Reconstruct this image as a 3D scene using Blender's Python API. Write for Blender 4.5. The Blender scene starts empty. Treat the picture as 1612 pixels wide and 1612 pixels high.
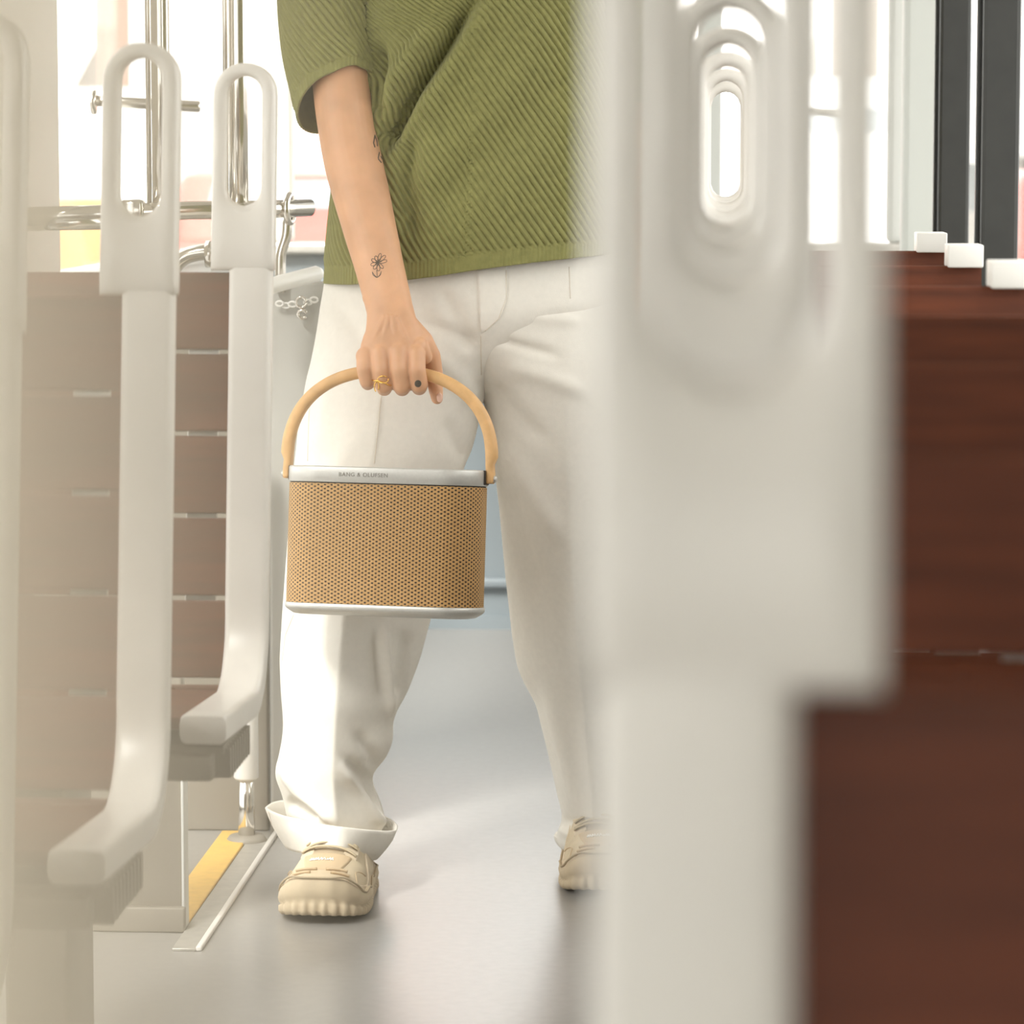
import bpy, bmesh, math, random
import numpy as np
from math import pi, sin, cos, tan, atan, radians
from mathutils import Vector, Matrix
from mathutils.bvhtree import BVHTree

random.seed(7)
rng = np.random.default_rng(7)
scene = bpy.context.scene
col = scene.collection

# ------------------------------------------------------------------ camera
F = 5400.0
CX = CY = 806.0
VPX, VPY = 1138.0, 250.0
CAMZ = 1.05
TH = atan((CY - VPY) / F)
PS = atan((VPX - CX) * cos(TH) / F)
R3 = (Matrix.Rotation(PS, 3, 'Z') @ Matrix.Rotation(pi / 2 - TH, 3, 'X'))
CAMLOC = Vector((0, 0, CAMZ))


def at(px, py, Y):
    d = R3 @ Vector(((px - CX) / F, -(py - CY) / F, -1.0))
    return CAMLOC + d * (Y / d.y)


RN = np.array(R3)


def proj(V):
    q = (V - np.array(CAMLOC)) @ RN
    return np.stack([CX + F * q[:, 0] / -q[:, 2], CY - F * q[:, 1] / -q[:, 2]], 1)


cam = bpy.data.cameras.new('camera')
cam.sensor_width = 36.0
cam.lens = F / 1612 * 36.0
cam.clip_start = 0.02
cam.clip_end = 300
cam_o = bpy.data.objects.new('camera', cam)
col.objects.link(cam_o)
cam_o.location = CAMLOC
cam_o.rotation_euler = R3.to_euler()
scene.camera = cam_o
cam.dof.use_dof = True
fp = at(610, 620, 4.70) - CAMLOC
cam.dof.focus_distance = -(R3.transposed() @ fp).z
cam.dof.aperture_fstop = cam.lens / 14.5

# ------------------------------------------------------------------ light and exposure
world = bpy.data.worlds.new('overcast_sky')
scene.world = world
world.use_nodes = True
bg = world.node_tree.nodes['Background']
bg.inputs[0].default_value = (1.0, 0.982, 0.958, 1)
bg.inputs[1].default_value = 1.5
sun = bpy.data.lights.new('hazy_sun', 'SUN')
sun.energy = 7.0
sun.angle = radians(25)
sun.color = (1.0, 0.97, 0.93)
sun_o = bpy.data.objects.new('hazy_sun', sun)
col.objects.link(sun_o)
sun_o.rotation_euler = (Vector((0.2, 0.68, -0.78))).to_track_quat('-Z', 'Y').to_euler()
vs = scene.view_settings
vs.view_transform = 'Standard'
vs.look = 'None'
vs.gamma = 1.0
vs.use_curve_mapping = False
vs.exposure = 1.27

# ------------------------------------------------------------------ materials


def lin(c):
    return tuple(((x / 255) / 12.92 if x / 255 <= 0.04045 else ((x / 255 + 0.055) / 1.055) ** 2.4) for x in c)


def mat(name, rgb, rough=0.5, metal=0.0, var=0.0, vscale=40, bump=0.0, bscale=200, spec=0.5, sheen=0.0, stretch=None, sss=0.0, coat=0.0):
    m = bpy.data.materials.new(name)
    m.use_nodes = True
    nt = m.node_tree
    b = nt.nodes['Principled BSDF']
    c = lin(rgb)
    b.inputs['Base Color'].default_value = (*c, 1)
    b.inputs['Roughness'].default_value = rough
    b.inputs['Metallic'].default_value = metal
    b.inputs['Specular IOR Level'].default_value = spec
    b.inputs['Sheen Weight'].default_value = sheen
    b.inputs['Coat Weight'].default_value = coat
    if sss:
        b.inputs['Subsurface Weight'].default_value = sss
        b.inputs['Subsurface Radius'].default_value = (0.012, 0.004, 0.002)
        b.inputs['Subsurface Scale'].default_value = 0.6
    tc = nt.nodes.new('ShaderNodeTexCoord')
    mp = nt.nodes.new('ShaderNodeMapping')
    nt.links.new(tc.outputs['Object'], mp.inputs[0])
    if stretch:
        mp.inputs['Scale'].default_value = stretch
    if var:
        n = nt.nodes.new('ShaderNodeTexNoise')
        n.inputs['Scale'].default_value = vscale
        n.inputs['Detail'].default_value = 4
        nt.links.new(mp.outputs[0], n.inputs['Vector'])
        r = nt.nodes.new('ShaderNodeMixRGB')
        r.inputs[1].default_value = (*[x * (1 - var) for x in c], 1)
        r.inputs[2].default_value = (*[min(1, x * (1 + var)) for x in c], 1)
        rp = nt.nodes.new('ShaderNodeValToRGB')
        rp.color_ramp.elements[0].position = 0.3
        rp.color_ramp.elements[1].position = 0.7
        nt.links.new(n.outputs[0], rp.inputs[0])
        nt.links.new(rp.outputs[0], r.inputs[0])
        nt.links.new(r.outputs[0], b.inputs['Base Color'])
    if bump:
        n2 = nt.nodes.new('ShaderNodeTexNoise')
        n2.inputs['Scale'].default_value = bscale
        n2.inputs['Detail'].default_value = 3
        nt.links.new(mp.outputs[0], n2.inputs['Vector'])
        bp = nt.nodes.new('ShaderNodeBump')
        bp.inputs['Strength'].default_value = bump
        bp.inputs['Distance'].default_value = 0.002
        nt.links.new(n2.outputs[0], bp.inputs['Height'])
        nt.links.new(bp.outputs[0], b.inputs['Normal'])
    return m


M = {}
M['frame'] = mat('seat_frame_paint', (229, 224, 216), 0.32, var=0.03, vscale=15, spec=0.5)
M['cap'] = mat('seat_cap_paint', (238, 235, 228), 0.4)
M['wood'] = mat('seat_wood', (94, 47, 25), 0.5, spec=0.3, var=0.28, vscale=7, stretch=(1, 8, 14), bump=0.1, bscale=30)
M['strap'] = mat('seat_strap_metal', (225, 225, 220), 0.3, metal=0.4)
M['floor'] = mat('floor_vinyl', (150, 147, 143), 0.29, var=0.06, vscale=60, bump=0.06, bscale=350, spec=1.0)
M['wall'] = mat('wall_panel', (205, 205, 200), 0.45, var=0.03, vscale=3)
M['wallblue'] = mat('wall_panel_blue_grey', (138, 146, 150), 0.45, var=0.03, vscale=3)
M['partition'] = mat('partition_grey', (172, 170, 164), 0.5, var=0.03, vscale=3)
M['cream'] = mat('post_cream', (222, 216, 204), 0.45)
M['ceil'] = mat('ceiling_paint', (236, 232, 224), 0.6)
M['dark'] = mat('window_frame_dark', (44, 44, 40), 0.45, var=0.12, vscale=30)
M['post'] = mat('post_grey', (196, 198, 192), 0.5)
M['chrome'] = mat('polished_steel', (225, 220, 212), 0.16, metal=1.0)
M['whitetube'] = mat('white_tube_paint', (240, 238, 234), 0.3)
M['yellow'] = mat('yellow_strip', (236, 190, 92), 0.55, var=0.08, vscale=60)
M['alu_strip'] = mat('threshold_metal', (190, 186, 178), 0.4, metal=0.5, var=0.1, vscale=50)
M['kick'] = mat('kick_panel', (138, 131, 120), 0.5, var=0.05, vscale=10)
M['skin'] = mat('skin', (208, 160, 124), 0.5, var=0.10, vscale=28, bump=0.05, bscale=260, sss=0.12)
M['nail'] = mat('nail', (240, 200, 180), 0.25)
M['hair'] = mat('hair', (46, 34, 28), 0.5)
M['ink'] = mat('tattoo_ink', (92, 82, 70), 0.6)
M['gold'] = mat('gold', (236, 190, 100), 0.2, metal=1.0)
M['trousers'] = mat('trouser_cotton', (232, 227, 217), 0.85, var=0.02, vscale=120, bump=0.15, bscale=900, spec=0.2, sheen=0.1)
M['thread'] = mat('seam_thread', (222, 212, 196), 0.9)
M['shirt'] = mat('olive_knit', (138, 136, 86), 0.92, var=0.10, vscale=90, bump=0.35, bscale=700, spec=0.1, sheen=0.15)
M['shirtrib'] = M['shirt']
M['shoe'] = mat('shoe_suede', (206, 190, 162), 0.85, var=0.05, vscale=60, bump=0.3, bscale=500, spec=0.2)
M['shoe2'] = mat('shoe_mesh_fabric', (214, 198, 172), 0.8, var=0.05, vscale=90, bump=0.3, bscale=900, spec=0.2)
M['toe'] = mat('toe_panel_nubuck', (198, 174, 140), 0.8, var=0.04, vscale=60)
M['sole'] = mat('sole_rubber', (197, 179, 150), 0.7, var=0.06, vscale=40)
M['lace'] = mat('lace', (196, 180, 150), 0.85, bump=0.3, bscale=900)
M['tongue'] = mat('tongue_fabric', (180, 162, 134), 0.9, bump=0.4, bscale=700)
M['white'] = mat('white_print', (245, 242, 236), 0.6)
M['shade'] = mat('shoe_lining', (120, 102, 80), 0.9)
M['alu'] = mat('brushed_aluminium', (198, 196, 190), 0.42, metal=0.5, var=0.03, vscale=300)
M['oak'] = mat('oak', (214, 170, 116), 0.5, var=0.10, vscale=30, stretch=(2, 2, 2), bump=0.1, bscale=120)
M['letter'] = mat('engraved_lettering', (120, 116, 108), 0.6)
M['rubber'] = mat('dark_gap', (60, 52, 44), 0.7)
M['pole'] = mat('beige_pole_paint', (250, 236, 214), 0.55)
M['asphalt'] = mat('asphalt', (120, 118, 116), 0.9, var=0.1, vscale=4)
M['facade'] = mat('facade_pale', (232, 226, 218), 0.8, var=0.05, vscale=1)
M['facade2'] = mat('facade_pink', (236, 200, 186), 0.8, var=0.05, vscale=1)
M['awning'] = mat('awning_grey', (170, 168, 164), 0.8)
M['carred'] = mat('car_red', (190, 60, 48), 0.3, coat=0.5)
M['carwhite'] = mat('van_white', (236, 236, 236), 0.3, coat=0.5)
M['carglass'] = mat('car_glass', (120, 130, 136), 0.15)
M['tyre'] = mat('tyre', (36, 36, 36), 0.8)
M['sign'] = mat('shop_sign_orange', (232, 168, 96), 0.5)
M['green'] = mat('shop_sign_green', (140, 178, 150), 0.5)
M['winglass'] = mat('building_window_glass', (168, 176, 180), 0.3)

# thin window glass: transparent with a fresnel gloss
g = bpy.data.materials.new('window_glass')
g.use_nodes = True
nt = g.node_tree
nt.nodes.remove(nt.nodes['Principled BSDF'])
tr = nt.nodes.new('ShaderNodeBsdfTransparent')
tr.inputs[0].default_value = (0.96, 0.97, 0.965, 1)
gl = nt.nodes.new('ShaderNodeBsdfGlossy')
gl.inputs['Roughness'].default_value = 0.03
lw = nt.nodes.new('ShaderNodeLayerWeight')
lw.inputs[0].default_value = 0.5
pw = nt.nodes.new('ShaderNodeMath')
pw.operation = 'POWER'
nt.links.new(lw.outputs['Facing'], pw.inputs[0])
pw.inputs[1].default_value = 5.0
fr = nt.nodes.new('ShaderNodeMath')
fr.operation = 'MULTIPLY_ADD'
nt.links.new(pw.outputs[0], fr.inputs[0])
fr.inputs[1].default_value = 0.4
fr.inputs[2].default_value = 0.02
mx = nt.nodes.new('ShaderNodeMixShader')
nt.links.new(fr.outputs[0], mx.inputs[0])
nt.links.new(tr.outputs[0], mx.inputs[1])
nt.links.new(gl.outputs[0], mx.inputs[2])
nt.links.new(mx.outputs[0], nt.nodes['Material Output'].inputs[0])
M['glass'] = g

# woven cane: staggered dark openings between strands, laid out on the UV map (metres)
cm = bpy.data.materials.new('woven_cane')
cm.use_nodes = True
nt = cm.node_tree
pb = nt.nodes['Principled BSDF']
pb.inputs['Roughness'].default_value = 0.6


def mnode(op, a, b=None, c=None):
    n = nt.nodes.new('ShaderNodeMath')
    n.operation = op
    for i, v in enumerate((a, b, c)):
        if v is None:
            continue
        if isinstance(v, (int, float)):
            n.inputs[i].default_value = v
        else:
            nt.links.new(v, n.inputs[i])
    return n.outputs[0]


uvn = nt.nodes.new('ShaderNodeUVMap')
sp = nt.nodes.new('ShaderNodeSeparateXYZ')
nt.links.new(uvn.outputs[0], sp.inputs[0])
u1 = mnode('DIVIDE', sp.outputs[0], 0.0047)
colm = mnode('FLOOR', u1)
fu = mnode('FRACT', u1)
par = mnode('MODULO', colm, 2.0)
v1 = mnode('DIVIDE', sp.outputs[1], 0.0054)
v2 = mnode('ADD', v1, mnode('MULTIPLY', par, 0.5))
fv = mnode('FRACT', v2)
du = mnode('ABSOLUTE', mnode('SUBTRACT', fu, 0.5))
dv = mnode('ABSOLUTE', mnode('SUBTRACT', fv, 0.5))
hu = nt.nodes.new('ShaderNodeMapRange'); hu.inputs[1].default_value = 0.25; hu.inputs[2].default_value = 0.38; hu.inputs[3].default_value = 1; hu.inputs[4].default_value = 0
nt.links.new(du, hu.inputs[0])
hv = nt.nodes.new('ShaderNodeMapRange'); hv.inputs[1].default_value = 0.14; hv.inputs[2].default_value = 0.24; hv.inputs[3].default_value = 1; hv.inputs[4].default_value = 0
nt.links.new(dv, hv.inputs[0])
hole = mnode('MULTIPLY', hu.outputs[0], hv.outputs[0])
nz = nt.nodes.new('ShaderNodeTexNoise'); nz.inputs['Scale'].default_value = 260
nt.links.new(uvn.outputs[0], nz.inputs['Vector'])
c1 = nt.nodes.new('ShaderNodeMixRGB')
c1.inputs[1].default_value = (*lin((166, 122, 68)), 1)
c1.inputs[2].default_value = (*lin((204, 164, 106)), 1)
nt.links.new(nz.outputs[0], c1.inputs[0])
c2 = nt.nodes.new('ShaderNodeMixRGB')
nt.links.new(hole, c2.inputs[0])
nt.links.new(c1.outputs[0], c2.inputs[1])
c2.inputs[2].default_value = (*lin((36, 22, 12)), 1)
nt.links.new(c2.outputs[0], pb.inputs['Base Color'])
strand = mnode('SINE', mnode('MULTIPLY', fu, pi))
hgt = mnode('SUBTRACT', mnode('MULTIPLY', strand, 0.4), hole)
bpn = nt.nodes.new('ShaderNodeBump'); bpn.inputs['Strength'].default_value = 0.6; bpn.inputs['Distance'].default_value = 0.0015
nt.links.new(hgt, bpn.inputs['Height'])
nt.links.new(bpn.outputs[0], pb.inputs['Normal'])
M['cane'] = cm

# ------------------------------------------------------------------ mesh helpers


def link(name, me, m, parent=None, smooth=True):
    o = bpy.data.objects.new(name, me)
    col.objects.link(o)
    if m is not None:
        me.materials.clear()
        me.materials.append(M[m] if isinstance(m, str) else m)
    if smooth:
        me.polygons.foreach_set('use_smooth', [True] * len(me.polygons))
    if parent is not None:
        o.parent = parent
    return o


def pydata(verts, faces):
    me = bpy.data.meshes.new('mesh')
    me.from_pydata([tuple(v) for v in verts], [], [tuple(f) for f in faces])
    me.update()
    return me


def tag(o, label=None, cat=None, group=None, kind=None):
    if label: o['label'] = label
    if cat: o['category'] = cat
    if group: o['group'] = group
    if kind: o['kind'] = kind
    return o


def empty(name, loc, label=None, cat=None, group=None, kind=None):
    o = bpy.data.objects.new(name, None)
    col.objects.link(o)
    o.location = loc
    o.empty_display_size = 0.05
    o.matrix_world = Matrix.Translation(loc)
    return tag(o, label, cat, group, kind)


def keep(child, parent):
    """parent without moving: the parent is an unrotated empty."""
    child.parent = parent
    child.matrix_parent_inverse = Matrix.Translation(parent.location).inverted() if parent.type == 'EMPTY' else Matrix.Identity(4)
    return child


def box_mesh(x0, x1, y0, y1, z0, z1, bev=0.0, seg=2):
    bm = bmesh.new()
    bmesh.ops.create_cube(bm, size=1)
    for v in bm.verts:
        v.co = Vector((x0 + (v.co.x + .5) * (x1 - x0), y0 + (v.co.y + .5) * (y1 - y0), z0 + (v.co.z + .5) * (z1 - z0)))
    if bev > 0:
        bmesh.ops.bevel(bm, geom=bm.edges[:], offset=bev, segments=seg, affect='EDGES', profile=0.5)
    me = bpy.data.meshes.new('mesh')
    bm.to_mesh(me)
    bm.free()
    return me


def boxes_mesh(lst):
    bm = bmesh.new()
    for (x0, x1, y0, y1, z0, z1) in lst:
        r = bmesh.ops.create_cube(bm, size=1)
        for v in r['verts']:
            v.co = Vector((x0 + (v.co.x + .5) * (x1 - x0), y0 + (v.co.y + .5) * (y1 - y0), z0 + (v.co.z + .5) * (z1 - z0)))
    me = bpy.data.meshes.new('mesh')
    bm.to_mesh(me)
    bm.free()
    return me


def grid_faces(nv, nu, closed=True, off=0):
    idx = np.arange(nv * nu).reshape(nv, nu) + off
    if closed:
        nx = np.roll(idx, -1, axis=1)
        a, b, c, d = idx[:-1], nx[:-1], nx[1:], idx[1:]
    else:
        a, b, c, d = idx[:-1, :-1], idx[:-1, 1:], idx[1:, 1:], idx[1:, :-1]
    return np.stack([a.ravel(), b.ravel(), c.ravel(), d.ravel()], 1)


def quads(V, Fq, caps=()):
    me = bpy.data.meshes.new('mesh')
    V = np.asarray(V, dtype=np.float32)
    Fq = np.asarray(Fq, dtype=np.int32)
    nloop = Fq.size + sum(len(c) for c in caps)
    me.vertices.add(len(V))
    me.vertices.foreach_set('co', V.ravel())
    me.loops.add(nloop)
    li = np.concatenate([Fq.ravel()] + [np.array(c, dtype=np.int32) for c in caps])
    me.loops.foreach_set('vertex_index', li)
    starts = list(range(0, Fq.size, 4))
    p = Fq.size
    for c in caps:
        starts.append(p)
        p += len(c)
    me.polygons.add(len(starts))
    me.polygons.foreach_set('loop_start', starts)
    me.update(calc_edges=True)
    me.validate()
    return me


def loft(rings, cap0=True, cap1=True):
    """rings: list of (n,3) arrays with the same n."""
    A = np.array(rings, dtype=float)
    nv, nu = A.shape[:2]
    caps = []
    if cap0: caps.append(list(range(nu))[::-1])
    if cap1: caps.append(list(range((nv - 1) * nu, nv * nu)))
    return quads(A.reshape(-1, 3), grid_faces(nv, nu), caps)


def frames(P):
    P = np.asarray(P, float)
    T = np.gradient(P, axis=0)
    T /= np.linalg.norm(T, axis=1)[:, None] + 1e-12
    out = []
    up = np.array([0, 1, 0.001])
    if abs(T[0] @ up) > 0.9: up = np.array([1, 0, 0.001])
    n = up - T[0] * (up @ T[0]); n /= np.linalg.norm(n)
    for t in T:
        n = n - t * (n @ t)
        n /= np.linalg.norm(n)
        out.append((n, np.cross(t, n)))
    return out


def tube_mesh(P, r, n=12, ry=None):
    P = np.asarray(P, float)
    r = np.full(len(P), r) if np.isscalar(r) else np.asarray(r)
    ry = r if ry is None else (np.full(len(P), ry) if np.isscalar(ry) else np.asarray(ry))
    a = np.linspace(0, 2 * pi, n, endpoint=False)
    rings = []
    for p, (u, w), q, q2 in zip(P, frames(P), r, ry):
        rings.append(p + np.outer(np.cos(a) * q, u) + np.outer(np.sin(a) * q2, w))
    return loft(rings)


def smooth_path(pts, n=40):
    """Catmull-Rom through the points."""
    P = np.array([tuple(p) for p in pts], float)
    P = np.vstack([2 * P[0] - P[1], P, 2 * P[-1] - P[-2]])
    t = np.linspace(0, len(P) - 3 - 1e-6, n)
    out = []
    for x in t:
        i = int(x); f = x - i
        p0, p1, p2, p3 = P[i:i + 4]
        out.append(0.5 * ((2 * p1) + (-p0 + p2) * f + (2 * p0 - 5 * p1 + 4 * p2 - p3) * f ** 2 + (-p0 + 3 * p1 - 3 * p2 + p3) * f ** 3))
    return np.array(out)


def join_meshes(ms):
    bm = bmesh.new()
    for m in ms:
        bm.from_mesh(m)
    me = bpy.data.meshes.new('mesh')
    bm.to_mesh(me)
    bm.free()
    return me


def remesh(me, voxel, smooth=5, fac=0.5):
    o = bpy.data.objects.new('tmp', me)
    col.objects.link(o)
    r = o.modifiers.new('r', 'REMESH')
    r.mode = 'VOXEL'
    r.voxel_size = voxel
    if smooth:
        s = o.modifiers.new('s', 'SMOOTH')
        s.factor = fac
        s.iterations = smooth
    dg = bpy.context.evaluated_depsgraph_get()
    dg.update()
    out = bpy.data.meshes.new_from_object(o.evaluated_get(dg))
    bpy.data.objects.remove(o)
    return out


def ball(c, r, n=14, s=(1, 1, 1)):
    bm = bmesh.new()
    bmesh.ops.create_uvsphere(bm, u_segments=n, v_segments=max(6, n // 2 + 2), radius=1)
    for v in bm.verts:
        v.co = Vector((c[0] + v.co.x * r * s[0], c[1] + v.co.y * r * s[1], c[2] + v.co.z * r * s[2]))
    me = bpy.data.meshes.new('mesh')
    bm.to_mesh(me)
    bm.free()
    return me


def chain(pts, radii):
    ms = [ball(p, r) for p, r in zip(pts, radii)]
    for i in range(len(pts) - 1):
        a, b = np.array(pts[i], float), np.array(pts[i + 1], float)
        n = 6
        P = [a + (b - a) * k / n for k in range(n + 1)]
        rr = [radii[i] + (radii[i + 1] - radii[i]) * k / n for k in range(n + 1)]
        ms.append(tube_mesh(P, rr, 14))
    return ms


def interp(tab, x, k):
    xs = [t[0] for t in tab]
    return np.interp(x, xs, [t[k] for t in tab])


def sm_interp(tab, x, k):
    """smooth (Catmull-Rom like, via Gaussian on dense table)"""
    xs = np.array([t[0] for t in tab], float)
    dx = np.linspace(xs[0], xs[-1], 400)
    dy = np.interp(dx, xs, [t[k] for t in tab])
    ker = np.exp(-np.linspace(-2, 2, 21) ** 2)
    ker /= ker.sum()
    dyp = np.pad(dy, 10, mode='reflect', reflect_type='odd')
    dys = np.convolve(dyp, ker, 'valid')
    return np.interp(x, dx, dys)


def grid_normals(A):
    """A (nv,nu,3) closed in u."""
    du = np.roll(A, -1, 1) - np.roll(A, 1, 1)
    dv = np.gradient(A, axis=0)
    n = np.cross(du, dv)
    return n / (np.linalg.norm(n, axis=2)[..., None] + 1e-12)


def polydist(Q, line):
    """distance of points (N,2) to a polyline, and position 0..1 along it"""
    L = np.array(line, float)
    best = np.full(len(Q), 1e9)
    pos = np.zeros(len(Q))
    ns = len(L) - 1
    for i in range(ns):
        a, b = L[i], L[i + 1]
        d = b - a
        t = np.clip(((Q - a) @ d) / (d @ d), 0, 1)
        r = np.linalg.norm(Q - (a + t[:, None] * d), axis=1)
        k = r < best
        best[k] = r[k]
        pos[k] = (i + t[k]) / ns
    return best, pos


def sculpt(A, folds, front_y=None):
    """push a closed grid surface in and out along photographed fold lines (px in the front view); amp in metres."""
    sh = A.shape
    N = grid_normals(A)
    V = A.reshape(-1, 3)
    NV = N.reshape(-1, 3)
    ctr = np.repeat(A.mean(1)[:, None, :], sh[1], 1).reshape(-1, 3)
    sgn = np.sign(((V - ctr) * NV).sum(1))
    NV = NV * sgn[:, None]
    front = np.clip(-NV[:, 1] * 2.0, 0, 1)
    Q = proj(V)
    D = np.zeros(len(V))
    for line, amp, w in folds:
        d, pos = polydist(Q, line)
        e = np.clip(np.minimum(pos, 1 - pos) * 5 + 0.15, 0, 1)
        D += amp * np.exp(-(d / w) ** 2) * e
    V = V + NV * (D * front)[:, None]
    return V.reshape(sh)


def drape(bvh, line, r, off=0.0004, ystart=3.9, n=None, flat=False):
    """a thin line laid on a surface, seen at the px polyline."""
    L = np.array(line, float)
    seg = np.linalg.norm(np.diff(L, axis=0), axis=1)
    n = n or max(4, int(seg.sum() / 2.0))
    s = np.concatenate([[0], np.cumsum(seg)])
    t = np.linspace(0, s[-1], n)
    pts = []
    for x in t:
        q = [np.interp(x, s, L[:, 0]), np.interp(x, s, L[:, 1])]
        p = at(q[0], q[1], ystart)
        d = (p - CAMLOC).normalized()
        h = bvh.ray_cast(p, d, 3.0)
        if h[0] is not None:
            pts.append(h[0] - d * off)
    if len(pts) < 3:
        return None
    return tube_mesh(pts, r, 6)


def bvh_of(me):
    return BVHTree.FromPolygons([v.co.copy() for v in me.vertices], [tuple(p.vertices) for p in me.polygons])


# ================================================================== the tram
WL, WR, YB, YF = -1.05, 0.415, 7.62, -1.6
ZC = 2.08
SILL, HEAD = 0.865, 1.78


def struct(name, me, m, smooth=False, label=None):
    o = link(name, me, m, None, smooth)
    o['kind'] = 'structure'
    if label: o['label'] = label
    return o


struct('floor', box_mesh(WL - 0.06, WR + 0.06, YF - 0.06, YB + 0.06, -0.08, 0), 'floor', label='grey speckled vinyl tram floor with glossy sheen')
struct('ceiling', box_mesh(WL - 0.06, WR + 0.06, YF - 0.06, YB + 0.06, ZC, ZC + 0.06), 'ceil', label='pale tram ceiling above the aisle')
DY0, DY1 = 3.55, 5.24
struct('wall_left', boxes_mesh([(WL - 0.06, WL, YF, DY0, 0, SILL), (WL - 0.06, WL, DY1, YB, 0, SILL), (WL - 0.06, WL, DY0, DY1, SILL - 0.03, SILL), (WL - 0.06, WL, YF, YB, HEAD, ZC), (WL - 0.06, WL, YF, -0.22, SILL, HEAD)]), 'wall', label='pale grey left side panel under the windows')
struct('wall_right', boxes_mesh([(WR, WR + 0.06, YF, YB, 0, SILL - 0.03), (WR, WR + 0.06, YF, YB, HEAD, ZC), (WR, WR + 0.06, YF, 2.85, SILL - 0.03, HEAD)]), 'wall', label='pale grey right side panel beside the seats')  # unseen blank stretch near the viewer added to cut daylight from the right
DX0, DX1, DSILL = at(545, 300, YB).x, at(1000, 300, YB).x, 0.555  # low glazing behind the person, added to brighten the floor reflection
wb = struct('wall_back', boxes_mesh([(WL - 0.06, DX0, YB, YB + 0.06, 0, SILL), (DX0, DX1, YB, YB + 0.06, 0, DSILL), (DX1, WR + 0.06, YB, YB + 0.06, 0, SILL), (WL - 0.06, WR + 0.06, YB, YB + 0.06, HEAD, ZC)]), 'wallblue', label='blue grey end panel below the end windows')
struct('wall_front', boxes_mesh([(WL - 0.06, WR + 0.06, YF - 0.06, YF, 0, 0.9), (WL - 0.06, WR + 0.06, YF - 0.06, YF, 1.78, ZC)]), 'wall', label='front end panel behind the viewer')
# window posts
tn = 0


def trim(me, m, label):
    global tn
    tn += 1
    return struct('trim_%d' % tn, me, m, label=label)


for Y in (2.85, 3.8, 4.75, 5.7):
    w = 0.055
    me = join_meshes([box_mesh(0.353, 0.405, Y, Y + w, SILL - 0.03, HEAD, 0.006), box_mesh(0.347, 0.356, Y + 0.018, Y + 0.036, SILL - 0.03, HEAD, 0.002)])
    trim(me, 'dark', 'dark window post on the right side wall')
trim(box_mesh(0.345, 0.42, 6.66, 6.76, SILL - 0.03, HEAD, 0.012), 'post', 'pale grey window post near the right rear corner')
trim(box_mesh(0.36, 0.47, YB - 0.03, YB + 0.06, SILL, HEAD, 0.012), 'post', 'pale corner post at the right rear')
trim(box_mesh(-1.1, at(459, 300, YB).x, YB - 0.02, YB + 0.06, SILL, HEAD, 0.012), 'cream', 'pale corner post between left and end windows')
for Y0, Y1 in ((4.7, 5.34), (3.0, 3.12), (1.4, 1.52), (-0.22, -0.1)):
    trim(box_mesh(WL - 0.06, WL + 0.015, Y0, Y1, SILL, HEAD, 0.01), 'cream', 'cream window pillar on the left side wall')
trim(box_mesh(at(1096, 300, YB).x, at(1136, 300, YB).x, YB, YB + 0.05, SILL, HEAD, 0.006), 'post', 'slim upright dividing the end windows')
trim(join_meshes([box_mesh(WL, DX0, YB - 0.035, YB + 0.01, SILL - 0.025, SILL, 0.006), box_mesh(DX1, WR, YB - 0.035, YB + 0.01, SILL - 0.025, SILL, 0.006)]), 'alu_strip', 'narrow sill ledge under the end windows')
trim(box_mesh(WL, WL + 0.03, YF, YB, SILL - 0.02, SILL, 0.005), 'wall', 'narrow sill ledge along the left windows')
pz = at(780, 915, YB).z
trim(box_mesh(WL, WR, YB - 0.022, YB, pz - 0.013, pz + 0.008, 0.006), 'wallblue', 'thin horizontal ledge low on the end panel')
baseboard = struct('baseboard_back', box_mesh(WL, WR, YB - 0.012, YB, 0, 0.03), 'wallblue', label='low skirting along the end panel')
# panes
wn = 0


def window(me, label):
    global wn
    wn += 1
    o = struct('window_%d' % wn, me, 'glass', label=label)
    return o


for a, b in ((5.34, YB), (3.12, 4.7), (1.52, 3.0), (-0.1, 1.4)):
    window(box_mesh(WL - 0.035, WL - 0.03, a, b, SILL, HEAD), 'clear side window pane on the left')
rp = [2.85, 3.8, 4.75, 5.7, 6.66]
for a, b in zip(rp, rp[1:]):
    window(box_mesh(WR + 0.03, WR + 0.035, a + 0.055, b, SILL - 0.03, HEAD), 'clear side window pane on the right')
window(boxes_mesh([(at(459, 300, YB).x, DX0, YB + 0.025, YB + 0.03, SILL, HEAD), (DX0, DX1, YB + 0.025, YB + 0.03, DSILL, HEAD), (DX1, at(1096, 300, YB).x, YB + 0.025, YB + 0.03, SILL, HEAD)]), 'wide clear end window with added low pane behind the person')
trim(box_mesh(DX0 - 0.02, DX0 + 0.02, YB - 0.01, YB + 0.06, DSILL, HEAD, 0.006), 'post', 'slim upright of the end window hidden behind the person')
window(box_mesh(at(1136, 300, YB).x, 0.36, YB + 0.025, YB + 0.03, SILL, HEAD), 'clear end window behind the right row of seats')

window(box_mesh(WL, WR, YF - 0.035, YF - 0.03, 0.9, 1.78), 'unseen front window added to light the near things')  # opened out of view to light the near pole and rails

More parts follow.
